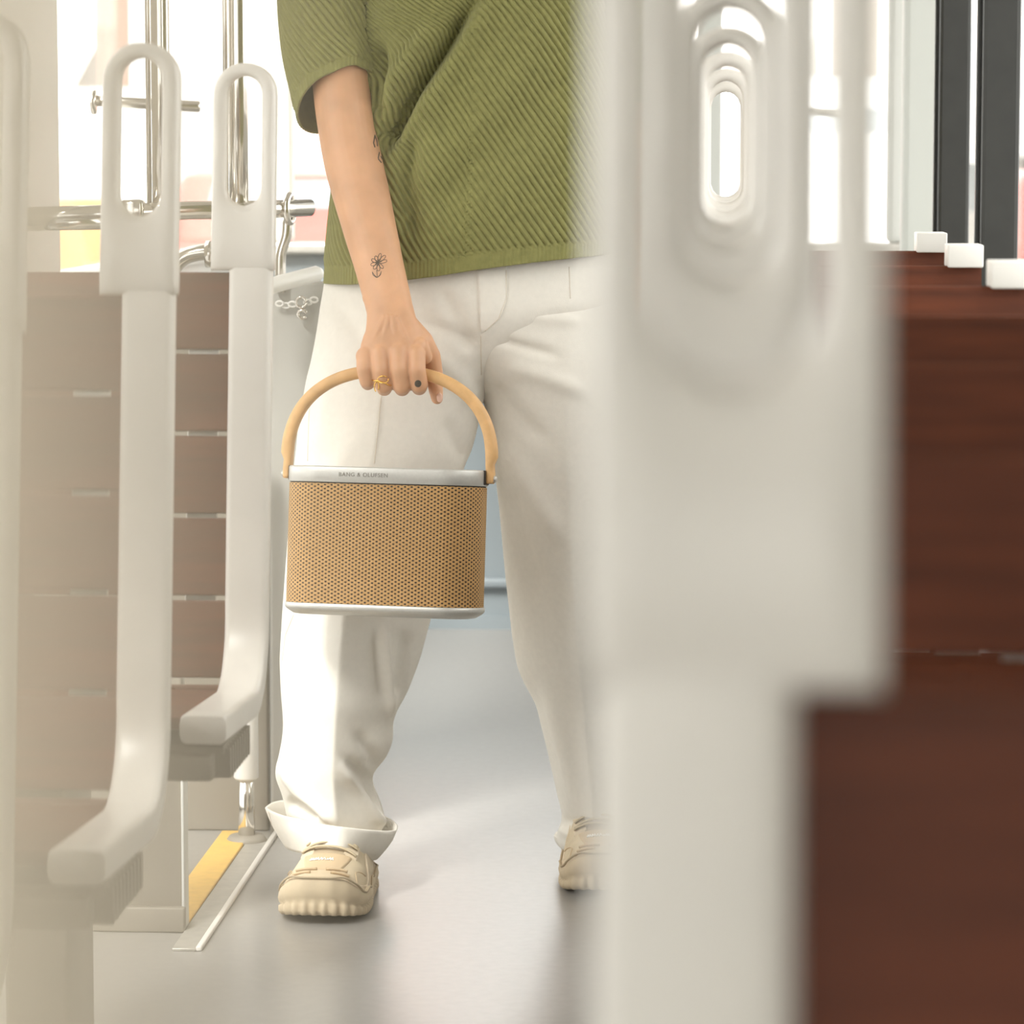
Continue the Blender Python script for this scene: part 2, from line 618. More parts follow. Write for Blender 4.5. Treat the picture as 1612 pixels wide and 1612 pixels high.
door = empty('door_1', (WL - 0.03, (DY0 + DY1) / 2, 0), 'glazed tram door leaf on the left side by the steps', kind='structure')
dm = (DY0 + DY1) / 2
for a, b in ((DY0, dm), (dm, DY1)):
    keep(link('leaf_frame', boxes_mesh([(WL - 0.045, WL - 0.015, a, a + 0.03, 0, SILL - 0.03), (WL - 0.045, WL - 0.015, b - 0.03, b, 0, SILL - 0.03), (WL - 0.045, WL - 0.015, a, b, 0, 0.04)]), 'dark', None, False), door)
    keep(link('pane', box_mesh(WL - 0.033, WL - 0.028, a + 0.03, b - 0.03, 0.04, SILL - 0.03), 'glass', None, False), door)

# ---- partition, stair edge and kick panel on the left, beyond the seats
BY = 5.26
bx1 = at(560, 900, BY).x
pt = empty('partition_panel', (-0.8, BY, 0), 'plain grey stairwell partition behind the left leg of the person', 'partition')
keep(link('panel', box_mesh(-0.70, bx1, BY, BY + 0.03, 0.0, 0.862, 0.006), 'partition'), pt)
keep(link('skirting', box_mesh(-0.70, bx1 + 0.004, BY - 0.012, BY + 0.03, 0.0, 0.045, 0.004), 'kick'), pt)
kb = empty('low_box_panel', (-0.86, 4.6, 0), 'low beige grey box panel on the floor under the left seats', 'panel')
kx = at(290, 1488, 4.57).x
keep(link('panel', box_mesh(WL + 0.02, kx, 4.57, 4.60, 0, 0.42, 0.004), 'kick'), kb)
keep(link('edge_strip', box_mesh(kx - 0.002, kx + 0.0015, 4.566, 4.605, 0.0, 0.21, 0.0005), 'wall'), kb)
keep(link('foot_rail', box_mesh(WL + 0.02, kx + 0.003, 4.556, 4.572, 0, 0.035, 0.003), 'kick'), kb)
st = empty('threshold_strip', (-0.74, 4.9, 0), 'yellow and metal edging strip on the floor beside the partition', 'floor strip')
keep(link('yellow_band', box_mesh(-0.775, -0.728, 4.58, 5.245, 0.0, 0.006, 0.002), 'yellow'), st)
keep(link('metal_band', box_mesh(-0.726, -0.694, 4.45, 5.245, 0.0, 0.004, 0.001), 'alu_strip'), st)
keep(link('metal_lip', box_mesh(-0.694, -0.686, 4.45, 5.245, 0.0, 0.007, 0.002), 'frame'), st)
# inner stair wall seen in the gap
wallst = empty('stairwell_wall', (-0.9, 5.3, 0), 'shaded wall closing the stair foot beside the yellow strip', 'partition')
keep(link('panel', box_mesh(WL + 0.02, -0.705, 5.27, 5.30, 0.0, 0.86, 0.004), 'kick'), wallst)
post = empty('sleeve_post', at(388, 1315, 5.18), 'short white sleeved post standing at the end of the yellow strip', 'post')
pp = at(388, 1315, 5.18)
keep(link('sleeve', tube_mesh([(pp.x, pp.y, z) for z in (0.10, 0.103, 0.3, 0.5, 0.62)], [0.017, 0.0195, 0.0195, 0.0195, 0.0195], 20), 'whitetube'), post)
keep(link('core', tube_mesh([(pp.x, pp.y, z) for z in (0.0, 0.05, 0.11)], 0.013, 16), 'chrome'), post)
keep(link('flange', tube_mesh([(pp.x, pp.y, z) for z in (0.0, 0.004, 0.012, 0.013)], [0.03, 0.032, 0.026, 0.014], 20), 'kick'), post)

# ---- handrails by the stairs
hr = empty('stair_handrail', at(250, 335, 5.15), 'polished steel horizontal handrail behind the left seat handles', 'handrail')
keep(link('rail', tube_mesh([at(25, 342, 5.05), at(150, 338, 5.1), at(300, 331, 5.15), at(400, 330, 5.2), at(488, 327, 5.28)], [0.0145, 0.0145, 0.014, 0.014, 0.0135], 20), 'chrome'), hr)
keep(link('lower_rail', tube_mesh([at(38, 352, 5.06), at(100, 351, 5.08), at(165, 350, 5.1)], 0.011, 16), 'chrome'), hr)
rc = at(456, 329, 5.25)
ringp = [(rc.x + 0.003 * cos(a), rc.y + 0.021 * cos(a), rc.z + 0.021 * sin(a)) for a in np.linspace(0, 2 * pi, 33)]
keep(link('clamp_ring', tube_mesh(ringp, 0.0055, 10), 'chrome'), hr)
keep(link('clamp', box_mesh(*(lambda p: (p.x - 0.02, p.x + 0.015, p.y - 0.018, p.y + 0.018, p.z - 0.018, p.z + 0.018))(at(212, 333, 5.12)), 0.006), 'chrome'), hr)
keep(link('support_leg', tube_mesh(smooth_path([at(452, 346, 5.25), at(450, 372, 5.25), at(442, 400, 5.25), at(441, 430, 5.25), at(441, 460, 5.25)], 20), 0.0085, 14), 'chrome'), hr)
for (px, Y, lab) in ((255, 5.13, 'steel grab pole rising behind the nearer left seat handle'), (376, 5.19, 'steel grab pole rising behind the farther left seat handle')):
    b = at(px, 333, Y)
    po = empty('grab_pole', b, lab, 'pole', 'upright poles by the stairs')
    keep(link('tube', tube_mesh([(b.x, b.y, z) for z in (b.z, b.z + 0.2, b.z + 0.5, ZC)], 0.0145, 20), 'chrome'), po)
    keep(link('slim_tube', tube_mesh([(b.x - 0.020, b.y + 0.006, z) for z in (b.z + 0.005, b.z + 0.3, ZC)], 0.004, 10), 'chrome'), po)
    keep(link('socket', tube_mesh([(b.x, b.y, z) for z in (b.z - 0.02, b.z - 0.018, b.z + 0.012, b.z + 0.014)], [0.012, 0.019, 0.019, 0.015], 20), 'chrome'), po)
sr = empty('stair_rail', at(310, 405, 5.3), 'short curved steel rail low behind the left seats', 'handrail')
keep(link('tube', tube_mesh(smooth_path([at(262, 440, 5.3), at(278, 415, 5.3), at(296, 402, 5.3), at(322, 397, 5.3), at(345, 396, 5.3)], 24), 0.0125, 16), 'chrome'), sr)
c = at(331, 400, 5.3)
keep(link('flange', tube_mesh([(c.x + d, c.y, c.z) for d in (-0.008, -0.007, 0.007, 0.008)], [0.014, 0.021, 0.021, 0.014], 20), 'chrome'), sr)
wtube = link('grab_bar', tube_mesh([at(395, 462, 5.12), at(398, 461, 5.125), at(440, 446, 5.17), at(499, 431, 5.22), at(505, 429.5, 5.225)], [0.009, 0.0125, 0.0125, 0.0125, 0.008], 18), 'whitetube')
tag(wtube, 'white slanting grab bar on top of the stairwell partition', 'grab bar')
bp_ = at(185, 161, 5.7); bq = at(315, 168, 5.7)
wb1 = empty('window_bar', bq, 'short steel bar standing out from the left window', 'bar', 'window bars')
keep(link('bar', tube_mesh([(WL, bp_.y, bp_.z + .003), bp_, bq - (bq - bp_) * .02, bq], [.0095, .0095, .0095, .007], 14), 'chrome'), wb1)
keep(link('flange', tube_mesh([(WL, bp_.y, bp_.z), (WL + .006, bp_.y, bp_.z), (WL + .008, bp_.y, bp_.z)], [.02, .02, .012], 16), 'chrome'), wb1)
bp_ = at(1262, 174, YB - .07); bq = at(1357, 182, YB - .07)
wb2 = empty('window_bar', bq, 'short steel bar across the right end window', 'bar', 'window bars')
keep(link('bar', tube_mesh([bp_, bp_ + (bq - bp_) * .02, bq - (bq - bp_) * .02, bq], [.007, .0095, .0095, .007], 14), 'chrome'), wb2)
for f in (.1, .9):
    q = bp_ + (bq - bp_) * f
    keep(link('bracket', tube_mesh([q, (q.x, YB + .026, q.z)], .005, 10), 'chrome'), wb2)
lt = empty('latch_hook', at(470, 482, 5.24), 'small metal latch and chain on the stairwell partition', 'latch')
for i, (px, py) in enumerate(((440, 478), (450, 481), (460, 479), (484, 476), (494, 472))):
    cc = at(px, py, 5.248)
    keep(link('chain_link', tube_mesh([(cc.x + 0.006 * cos(a), cc.y + 0.002 * (i % 2), cc.z + 0.004 * sin(a)) for a in np.linspace(0, 2 * pi, 13)], 0.0017, 6), 'whitetube'), lt)
cc = at(474, 476, 5.244)
keep(link('hook_ring', tube_mesh([(cc.x + 0.008 * cos(a), cc.y, cc.z + 0.008 * sin(a)) for a in np.linspace(0, 2 * pi, 17)], 0.0025, 8), 'chrome'), lt)
cc = at(476, 495, 5.244)
keep(link('pin', tube_mesh([(cc.x + 0.007 * cos(a), cc.y, cc.z + 0.006 * sin(a)) for a in np.linspace(0.4, 1.8 * pi, 15)], 0.003, 8), 'chrome'), lt)

# ---- seats (all face the viewer)
SW = 0.35            # width
BW = 0.072           # handle block width
RWID = 0.049         # aisle rail width


def rrect(w, t, b, n=4):
    pts = []
    for (cx, cy, a0) in ((w / 2 - b, t / 2 - b, 0), (-w / 2 + b, t / 2 - b, pi / 2), (-w / 2 + b, -t / 2 + b, pi), (w / 2 - b, -t / 2 + b, 1.5 * pi)):
        for k in range(n + 1):
            a = a0 + pi / 2 * k / n
            pts.append((cx + b * cos(a), cy + b * sin(a)))
    return pts


REC = radians(8.5)


def back_pt(z):      # the reclined line of the backrest, local y
    return (z - 1.04) * tan(REC)


PANZ = 0.432


def rail_path():
    P = [(back_pt(z), z) for z in np.linspace(0.99, PANZ + 0.11, 12)]
    y0 = back_pt(PANZ + 0.11)
    r = 0.10
    for a in np.linspace(0.12, 1.45, 12):
        P.append((y0 - r + r * cos(a), PANZ + 0.108 - r * sin(a)))
    yl, zl = P[-1]
    for k in range(1, 7):
        P.append((yl - 0.042 * k, zl + 0.0022 * k))
    return P


def sweep_rail(x0, x1, t, sx, zt=None, off=0.0):
    P = rail_path()
    if zt:
        P = [p for p in P if p[1] < zt or p[0] < -0.05]
    P = np.array([(0, y, z) for y, z in P])
    T = np.gradient(P, axis=0)
    T /= np.linalg.norm(T, axis=1)[:, None]
    sec = rrect(x1 - x0, t, 0.008)
    rings = []
    for p, tt in zip(P, T):
        nrm = np.array([0, -tt[2], tt[1]])
        rings.append([(sx * ((x0 + x1) / 2 + a), p[1] + nrm[1] * (b + off), p[2] + nrm[2] * (b + off)) for a, b in sec])
    # rounded front lip
    lip = [(q[0], q[1] - 0.004, q[2] - (0.003 if q[2] > P[-1][2] else -0.003)) for q in rings[-1]]
    rings.append(lip)
    return loft(rings)


def handle_mesh(sx):
    """wide loop handle with an upright rounded hole, solid foot below"""
    zt, zb = 1.16, 0.922
    h0, h1 = 0.996, 1.145
    hw = 0.0205
    t = 0.034
    n = 72
    c0 = (h0 + h1) / 2

    def outer(a):
        # ray from hole centre to outline of rect with semicircular top
        dx, dz = cos(a), sin(a)
        R = BW / 2
        best = 9
        if dx: best = min(best, R / abs(dx))
        if dz < 0: best = min(best, (c0 - zb) / -dz)
        x, z = dx * best, c0 + dz * best
        cz = zt - R
        if z > cz:
            oc = c0 - cz
            b_ = oc * dz
            c_ = oc * oc - R * R
            s = -b_ + math.sqrt(b_ * b_ - c_)
            x, z = dx * s, c0 + dz * s
        return np.array((x, z))

    def inner(a):
        dx, dz = cos(a), sin(a)
        half = (h1 - h0) / 2 - hw
        best = hw / abs(dx) if abs(dx) > 1e-6 else 9
        z = dz * best
        if abs(z) > half:
            sgn = 1 if dz > 0 else -1
            oc = -sgn * half
            b_ = oc * dz
            c_ = oc * oc - hw * hw
            s = -b_ + math.sqrt(max(0, b_ * b_ - c_))
            return np.array((dx * s, c0 + dz * s))
        return np.array((dx * best, c0 + z))
    # sample by even arc on the inner loop plus the corners
    A = sorted(list(np.linspace(0, 2 * pi, n, endpoint=False) + 0.003) + [math.atan2(zb - c0 + 1e-4, BW / 2 - 1e-4) % (2 * pi), math.atan2(zb - c0 + 1e-4, -BW / 2 + 1e-4) % (2 * pi)])
    rings = []
    for a in A:
        o, i = outer(a), inner(a)
        d = (o - i) / np.linalg.norm(o - i)
        L = np.linalg.norm(o - i)
        bo, bi = 0.006, min(0.008, L * 0.35)
        prof = [(i, t / 2 - 0.009), (i + d * bi * 0.35, t / 2 - 0.003), (i + d * bi, t / 2), (o - d * bo, t / 2), (o - d * bo * 0.3, t / 2 - 0.002), (o, t / 2 - bo)]
        ring = [(p[0], -y, p[1]) for p, y in prof] + [(p[0], y, p[1]) for p, y in reversed(prof)]
        rings.append(ring)
    rings.append(rings[0])
    V = np.array(rings)
    V[..., 1] += (V[..., 2] - 1.04) * tan(REC)
    V[..., 0] = sx * (V[..., 0] + BW / 2)
    nv, nu = V.shape[:2]
    return quads(V.reshape(-1, 3), grid_faces(nv, nu))


def slat_mesh(x0, x1, y, z, ny, nz, hgt, th, sx):
    """a plank between x0..x1 with its centre at (y,z); (ny,nz) = direction of its height"""
    sec = rrect(hgt, th, 0.0025, 2)
    rings = []
    for x in (x0, x1):
        rings.append([(sx * x, y + ny * a - nz * b, z + nz * a + ny * b) for a, b in sec])
    return loft(rings)


SEATMESH = {}


def build_seat(sx):
    L = []
    L.append(('handle', handle_mesh(sx), 'frame', None))
    L.append(('aisle_rail', sweep_rail(0.002, 0.002 + RWID, 0.032, sx), 'frame', None))
    L.append(('wall_rail', sweep_rail(SW - 0.044, SW - 0.004, 0.016, sx, 0.90, 0.022), 'frame', None))
    L.append(('corner_cap', box_mesh(*sorted((sx * (SW - 0.043), sx * SW)), back_pt(0.93) - 0.022, back_pt(0.93) + 0.05, 0.918, 0.946, 0.002), 'cap', None))
    p = 0.0935
    k = 0
    z = 0.922
    while k < 5:
        zc = z - p * (k + 0.5)
        L.append(('slat', slat_mesh(0.028, SW - 0.001, back_pt(zc) + 0.006, zc, sin(REC), cos(REC), p - 0.0045, 0.014, sx), 'wood', None))
        k += 1
    yb = back_pt(PANZ) - 0.03
    for k in range(4):
        yc = yb - 0.034 - 0.068 * k
        L.append(('slat', slat_mesh(0.028, SW - 0.001, yc, PANZ + 0.012 + 0.004 * k, 1, 0, 0.0645, 0.014, sx), 'wood', None))
    zc = 0.922 - p * 5 - 0.018
    L.append(('slat', slat_mesh(0.028, SW - 0.001, back_pt(zc) - 0.006, zc, sin(REC), cos(REC), 0.03, 0.014, sx), 'wood', None))
    # metal straps behind the slats, seen through the gaps
    for x in (0.083, SW - 0.12):
        rg = [[(sx * (x + a), back_pt(zz) + 0.0185 + b, zz) for a, b in rrect(0.036, 0.004, 0.001, 1)] for zz in (0.90, 0.47)]
        L.append(('strap', loft(rg), 'strap', None))
    # pedestal under the wall half, fascia under the front
    L.append(('pedestal', box_mesh(*sorted((sx * 0.20, sx * 0.27)), -0.28, -0.12, 0.0, PANZ - 0.01, 0.006), 'kick', None))
    L.append(('foot_plate', box_mesh(*sorted((sx * 0.16, sx * 0.31)), -0.33, -0.07, 0.0, 0.012, 0.003), 'kick', None))
    L.append(('front_fascia', box_mesh(*sorted((sx * 0.022, sx * (SW - 0.02))), -0.385, -0.355, PANZ - 0.040, PANZ - 0.012, 0.004), 'kick', None))
    # ribbed under-tray behind the fascia
    rib = [(min(sx * 0.006, sx * 0.34), max(sx * 0.006, sx * 0.34), -0.36 + 0.018 * i, -0.352 + 0.018 * i, PANZ - 0.04, PANZ - 0.008) for i in range(9)]
    rib.append((min(sx * 0.012, sx * 0.33), max(sx * 0.012, sx * 0.33), -0.37, -0.19, PANZ - 0.012, PANZ - 0.004))
    L.append(('under_tray', boxes_mesh(rib), 'kick', None))
    return L


def place_seat(sx, x, y, label, group):
    if sx not in SEATMESH:
        SEATMESH[sx] = build_seat(sx)
        for nm, me, m, _ in SEATMESH[sx]:
            me.materials.clear(); me.materials.append(M[m])
            sm = nm in ('handle', 'aisle_rail', 'wall_rail', 'corner_cap', 'pedestal', 'front_fascia')
            me.polygons.foreach_set('use_smooth', [sm] * len(me.polygons))
    e = empty('tram_seat', (x, y, 0), label, 'seat', group)
    for nm, me, m, _ in SEATMESH[sx]:
        o = bpy.data.objects.new(nm, me)
        col.objects.link(o)
        o.parent = e
    return e


LXA = (435 - VPX) / F * 3.95          # aisle edge of the left row
for y, lab in ((2.53, 'slatted wooden seat nearest the viewer in the left row, mostly cut off'), (3.245, 'slatted wooden seat with tall white oval handle, in front of its twin at left'), (3.95, 'slatted wooden seat with white oval handle, farthest in the left row')):
    place_seat(-1, LXA, y, lab, 'left row of tram seats')
RXA = -0.0325
words = ['nearest the viewer and most blurred', 'second from the viewer', 'third from the viewer', 'fourth from the viewer', 'fifth from the viewer', 'sixth from the viewer', 'seventh from the viewer']
for i, wd in enumerate(words):
    place_seat(1, RXA, 0.85 + 0.68 * i, 'slatted wooden tram seat in the right row, ' + wd, 'right row of tram seats')

# beige pole standing in for the blurred near thing that veils the left edge
PY = 0.075
nx = (198 - VPX) / F * PY
np_ = empty('near_veil_pole', (nx - 0.017, PY, 0), 'beige stand-in pole for the blurred near thing veiling the left picture edge', 'pole')
keep(link('tube', tube_mesh([(nx - 0.017, PY, z) for z in (0, 0.5, 1.0, 1.5, ZC)], 0.017, 32), 'pole'), np_)
keep(link('floor_flange', tube_mesh([(nx - 0.017, PY, z) for z in (0, 0.006, 0.014, 0.016)], [0.035, 0.036, 0.03, 0.018], 24), 'pole'), np_)
# ================================================================== the person
ppx = at(700, 1420, 4.85)
person = empty('person', (at(700, 1400, 4.9).x, 4.9, 0), 'person in olive knit top and white trousers walking, carrying a speaker', 'person')


def pxw(n, Y):       # n pixels in metres at depth Y
    return n * Y / F


# ---- body: one skin mesh (arms with hands finely, trunk and legs below the clothes)
def ring3(c, e1, e2, r1, r2, n=28, k=2.0):
    a = np.linspace(0, 2 * pi, n, endpoint=False)
    ca, sa = np.cos(a), np.sin(a)
    x = np.sign(ca) * np.abs(ca) ** (2 / k)
    y = np.sign(sa) * np.abs(sa) ** (2 / k)
    return np.array(c) + np.outer(x * r1, e1) + np.outer(y * r2, e2)


def limb(tab, n=28, steps=40, k=2.0):
    """tab rows: px, py, Y, half width (m), half depth (m); rings level with the view"""
    T = np.array(tab, float)
    P = smooth_path([at(r[0], r[1], r[2]) for r in T], steps)
    s = np.linspace(0, len(T) - 1, steps)
    r1 = np.interp(s, range(len(T)), T[:, 3])
    r2 = np.interp(s, range(len(T)), T[:, 4])
    tg = np.gradient(P, axis=0)
    tg /= np.linalg.norm(tg, axis=1)[:, None]
    out = []
    for p, t, a, b in zip(P, tg, r1, r2):
        e2 = np.array([0, 1, 0]) - t * t[1]
        e2 /= np.linalg.norm(e2)
        e1 = np.cross(e2, t)
        out.append(ring3(p, e1, e2, a, b, n, k))
    return loft(out)


HY = 4.705           # depth of the handle in the fist
arm_parts = [
    limb([(565, -118, 4.94, .038, .04), (530, -70, 4.925, .042, .045), (524, -20, 4.92, .047, .047), (530, 60, 4.90, .041, .043), (539, 150, 4.87, .0410, .043), (546, 205, 4.855, .0405, .042),
          (556, 255, 4.84, .0415, .043), (567, 300, 4.82, .0405, .041), (582, 360, 4.79, .0375, .036), (596, 415, 4.765, .0345, .031),
          (606, 455, 4.742, .0332, .026), (613, 485, 4.727, .0325, .023), (616, 505, 4.716, .0345, .0215)], steps=60),
    # back of the hand
    limb([(612, 470, 4.733, .030, .021), (615, 500, 4.718, .0335, .0205), (618, 525, 4.708, .0395, .0185), (616, 548, 4.698, .0425, .0165), (614, 566, 4.692, .0435, .0150), (614, 574, 4.692, .040, .011)], steps=30, k=2.5),
]


def fp3(px, py, dy):
    return tuple(at(px, py, HY + dy))


fingers = {
    'pinky': [((574, 559), -.016, .0118), ((574, 580), -.0235, .0115), ((578, 598), -.019, .0112), ((579, 603), .004, .0102), ((580, 592), .020, .0092), ((581, 580), .021, .0082)],
    'ring': [((597, 556), -.018, .0128), ((599, 582), -.0262, .0124), ((604, 606), -.021, .0122), ((605, 611), .006, .0110), ((606, 597), .023, .0098), ((606, 582), .024, .0086)],
    'middle': [((627, 555), -.019, .0136), ((628, 582), -.0275, .0130), ((632, 606), -.022, .0126), ((633, 611), .006, .0114), ((633, 596), .024, .0100), ((633, 580), .025, .0088)],
    'index': [((655, 558), -.017, .0132), ((656, 583), -.0262, .0126), ((660, 605), -.021, .0122), ((660, 610), .005, .0110), ((659, 596), .022, .0096), ((658, 581), .023, .0086)],
}
for k, L in fingers.items():
    arm_parts += chain([fp3(q[0], q[1], d) for q, d, r in L], [r for q, d, r in L])
# knuckle bumps and tendons
for k, (px, py, r) in {'a': (574, 561, .0128), 'b': (598, 558, .0140), 'c': (626, 556, .0148), 'd': (654, 560, .0142)}.items():
    arm_parts.append(ball(fp3(px, py, -.0185), r, 14, (1, .8, 1)))
for a_, b_ in (((576, 560), (606, 498)), ((599, 557), (611, 496)), ((627, 556), (617, 496)), ((652, 560), (624, 498))):
    P = [at(a_[0] + (b_[0] - a_[0]) * t, a_[1] + (b_[1] - a_[1]) * t, HY - .020 + .012 * t) for t in np.linspace(0, 1, 8)]
    arm_parts.append(tube_mesh(P, [.0045 - .0015 * t for t in np.linspace(0, 1, 8)], 10))
# thumb: leaves the side of the palm, passes behind the handle
arm_parts += chain([tuple(at(*p)) for p in ((640, 512, HY + .012), (664, 538, HY + .010), (679, 560, HY + .022), (684, 586, HY + .0275), (685, 606, HY + .0225), (688, 627, HY + .0175))], [.017, .0165, .0130, .0118, .0112, .0085])
arm_parts += chain([tuple(at(*p)) for p in ((660, 545, HY - .006), (668, 562, HY + .004))], [.0125, .011])
# left hand joints: wrist bone
arm_parts.append(ball(tuple(at(584, 468, 4.735)), .0125, 12))
arm_me = remesh(join_meshes(arm_parts), 0.0016, 5, 0.5)

cxp, crp = 750, 0.0
trunk = []


def elring(px, py, Y, rx, ry, n=32):
    c_ = at(px, py, Y)
    return ring3(c_, np.array([1, 0, 0]), np.array([0, 1, 0]), rx, ry, n, 2.2)


trunk.append(loft([elring(745, py, 4.955, rx, ry) for py, rx, ry in ((600, .06, .07), (560, .15, .105), (480, .165, .11), (400, .15, .10), (300, .130, .08), (200, .135, .075), (100, .14, .072), (0, .145, .072), (-80, .16, .08), (-130, .165, .08), (-165, .11, .07), (-185, .06, .06), (-215, .055, .056), (-250, .054, .056))]))
for tab in ([(640, 560, 4.95, .085, .085), (590, 760, 4.90, .065, .07), (555, 960, 4.86, .052, .055), (545, 1100, 4.86, .05, .055), (528, 1260, 4.87, .037, .042), (522, 1370, 4.88, .035, .05)],
            [(850, 560, 4.96, .085, .085), (880, 760, 4.99, .065, .07), (905, 960, 5.0, .052, .055), (920, 1100, 5.02, .05, .055), (932, 1260, 5.04, .037, .042), (932, 1360, 5.05, .035, .05)]):
    trunk.append(limb(tab, steps=24))
trunk.append(limb([(935, -116, 4.955, .036, .04), (975, -60, 4.96, .042, .045), (1000, 60, 4.98, .044, .045), (1008, 205, 4.99, .04, .042), (1010, 330, 4.97, .037, .037), (1010, 470, 4.94, .028, .022), (1010, 530, 4.93, .036, .016), (1010, 560, 4.93, .034, .013)], steps=30))
for dx, ln, yy in ((-30, 52, 0), (-10, 60, 0), (10, 57, 0), (28, 42, 0)):
    trunk += chain([tuple(at(1010 + dx, 555, 4.93)), tuple(at(1010 + dx * 1.05, 555 + ln * .6, 4.925)), tuple(at(1010 + dx * 1.0, 555 + ln * 1.3, 4.94))], [.0115, .0105, .0085])
trunk += chain([tuple(at(982, 515, 4.92)), tuple(at(968, 545, 4.90)), tuple(at(966, 580, 4.90))], [.014, .012, .0095])
hc = at(748, -345, 4.945)
trunk.append(ball(tuple(hc), 0.1, 24, (.76, .95, 1.12)))
trunk.append(ball((hc.x, hc.y - .03, hc.z - .06), .062, 18, (.85, .85, 1)))
trunk += chain([(hc.x, hc.y - .095, hc.z + .01), (hc.x, hc.y - .112, hc.z - .022)], [.008, .013])
for s in (-1, 1):
    trunk.append(ball((hc.x + s * .078, hc.y + .005, hc.z - .01), .03, 12, (.35, .7, 1)))
    trunk.append(ball((hc.x + s * .03, hc.y - .088, hc.z + .012), .012, 10, (1.2, .5, .8)))
trunk.append(tube_mesh([(hc.x - .024, hc.y - .083, hc.z - .058), (hc.x, hc.y - .092, hc.z - .057), (hc.x + .024, hc.y - .083, hc.z - .058)], .007, 8))
trunk_me = remesh(join_meshes(trunk), 0.0075, 2, 0.4)
body = keep(link('body', join_meshes([trunk_me, arm_me]), 'skin'), person)
hair = []
for i in range(1):
    hair.append(ball((hc.x, hc.y + .018, hc.z + .028), .108, 28, (.80, .93, 1.05)))
    hair.append(limb([(748, -350, 5.02, .075, .04), (748, -270, 5.035, .07, .03), (748, -205, 5.03, .05, .02)], steps=14))
keep(link('hair', remesh(join_meshes(hair), 0.006, 3), 'hair'), person)
keep(link('nail', ball(tuple(at(692, 626, HY + .0105)), .0062, 12, (.72, .42, 1.1)), 'nail'), body)
abvh = bvh_of(arm_me)

for s in (-1, 1):
    keep(link('eye', ball((hc.x + s * .031, hc.y - .0925, hc.z + .010), .008, 12, (1.25, .5, .62)), 'white'), body)
    keep(link('iris', ball((hc.x + s * .031, hc.y - .0965, hc.z + .010), .0042, 10, (1, .4, 1)), 'hair'), body)
    keep(link('eyebrow', tube_mesh([(hc.x + s * .016, hc.y - .092, hc.z + .028), (hc.x + s * .032, hc.y - .0925, hc.z + .033), (hc.x + s * .047, hc.y - .083, hc.z + .029)], .0028, 6), 'hair'), body)
# ---- tattoos
def tat(lines, r, name='tattoo', lab=None):
    ms = [m for m in (drape(abvh, L, r, 0.0001, 4.3) for L in lines) if m]
    if not ms:
        return
    o = keep(link(name, join_meshes(ms), 'ink'), body)
    if lab: o['label'] = lab


def petal(cx, cy, ang, ln, w):
    a = radians(ang)
    d = np.array((cos(a), -sin(a))); q = np.array((d[1], -d[0]))
    out = []
    for t in np.linspace(0, 2 * pi, 14):
        out.append(tuple(np.array((cx, cy)) + d * (ln * .5 * (1 - cos(t))) + q * (w * sin(t) * (0.55 + 0.2 * (1 - cos(t))))))
    return out


fl = [petal(595, 414, a, l, w) for a, l, w in ((150, 12, 3.2), (195, 12, 3.2), (235, 12, 3.2), (275, 13, 3.2), (315, 12, 3), (15, 15, 3), (45, 17, 3.2), (75, 16, 3.0), (110, 12, 3.2))]
fl += [[(593, 425), (594, 436)], [(586, 428), (589, 433), (594, 437), (598, 433), (600, 428)], [(586, 428), (587, 433), (593, 437)], [(600, 427), (599, 433), (594, 437)]]
tat(fl, .00045, 'tattoo', 'small line drawn flower tattoo')
tat([[(590, 213), (588, 225), (590, 232)], [(590, 213), (593, 222), (594, 230)], [(597, 240), (595, 250), (600, 256)], [(599, 246), (604, 255)]], .0011, 'tattoo', 'dark tattoo marks on the inner forearm')
dot = []
for rr in (0.5, 1.6, 2.7, 3.8, 4.8):
    dot.append([(658 + rr * cos(t), 604 + rr * 1.05 * sin(t)) for t in np.linspace(0, 2 * pi, 20)])
tat(dot, .0007, 'tattoo', 'round dark dot tattoo on the index finger')

# ---- rings on the ring finger
rf = np.array(at(601, 598, HY - .0235))
gr = empty('finger_ring', tuple(rf))
gr.parent = person
gr.matrix_parent_inverse = Matrix.Translation(person.location).inverted()
rp_ = []
for t in np.linspace(0, 2 * pi, 29):
    rp_.append(rf + np.array([.0138 * cos(t), .0138 * sin(t) + .001, -.0025 - .004 * cos(t) + .0012 * sin(3 * t)]))
o = link('band', tube_mesh(rp_, .0010, 8), 'gold'); keep(o, gr)
rp_ = [np.array(at(603 + 8.5 * cos(t), 597.5 + 5.5 * sin(t), HY - .0385 + abs(cos(t)) * .0045)) for t in np.linspace(-.3, 1.75 * pi, 26)]
keep(link('wave_loop', tube_mesh(rp_, .0009, 8), 'gold'), gr)
rp_ = [np.array(at(593 + 3.5 * cos(t), 609 + 8 * sin(t), HY - .033)) for t in np.linspace(pi * .6, 2.2 * pi, 20)]
keep(link('side_loop', tube_mesh(rp_, .0009, 8), 'gold'), gr)

# ---- trousers
NU = 220


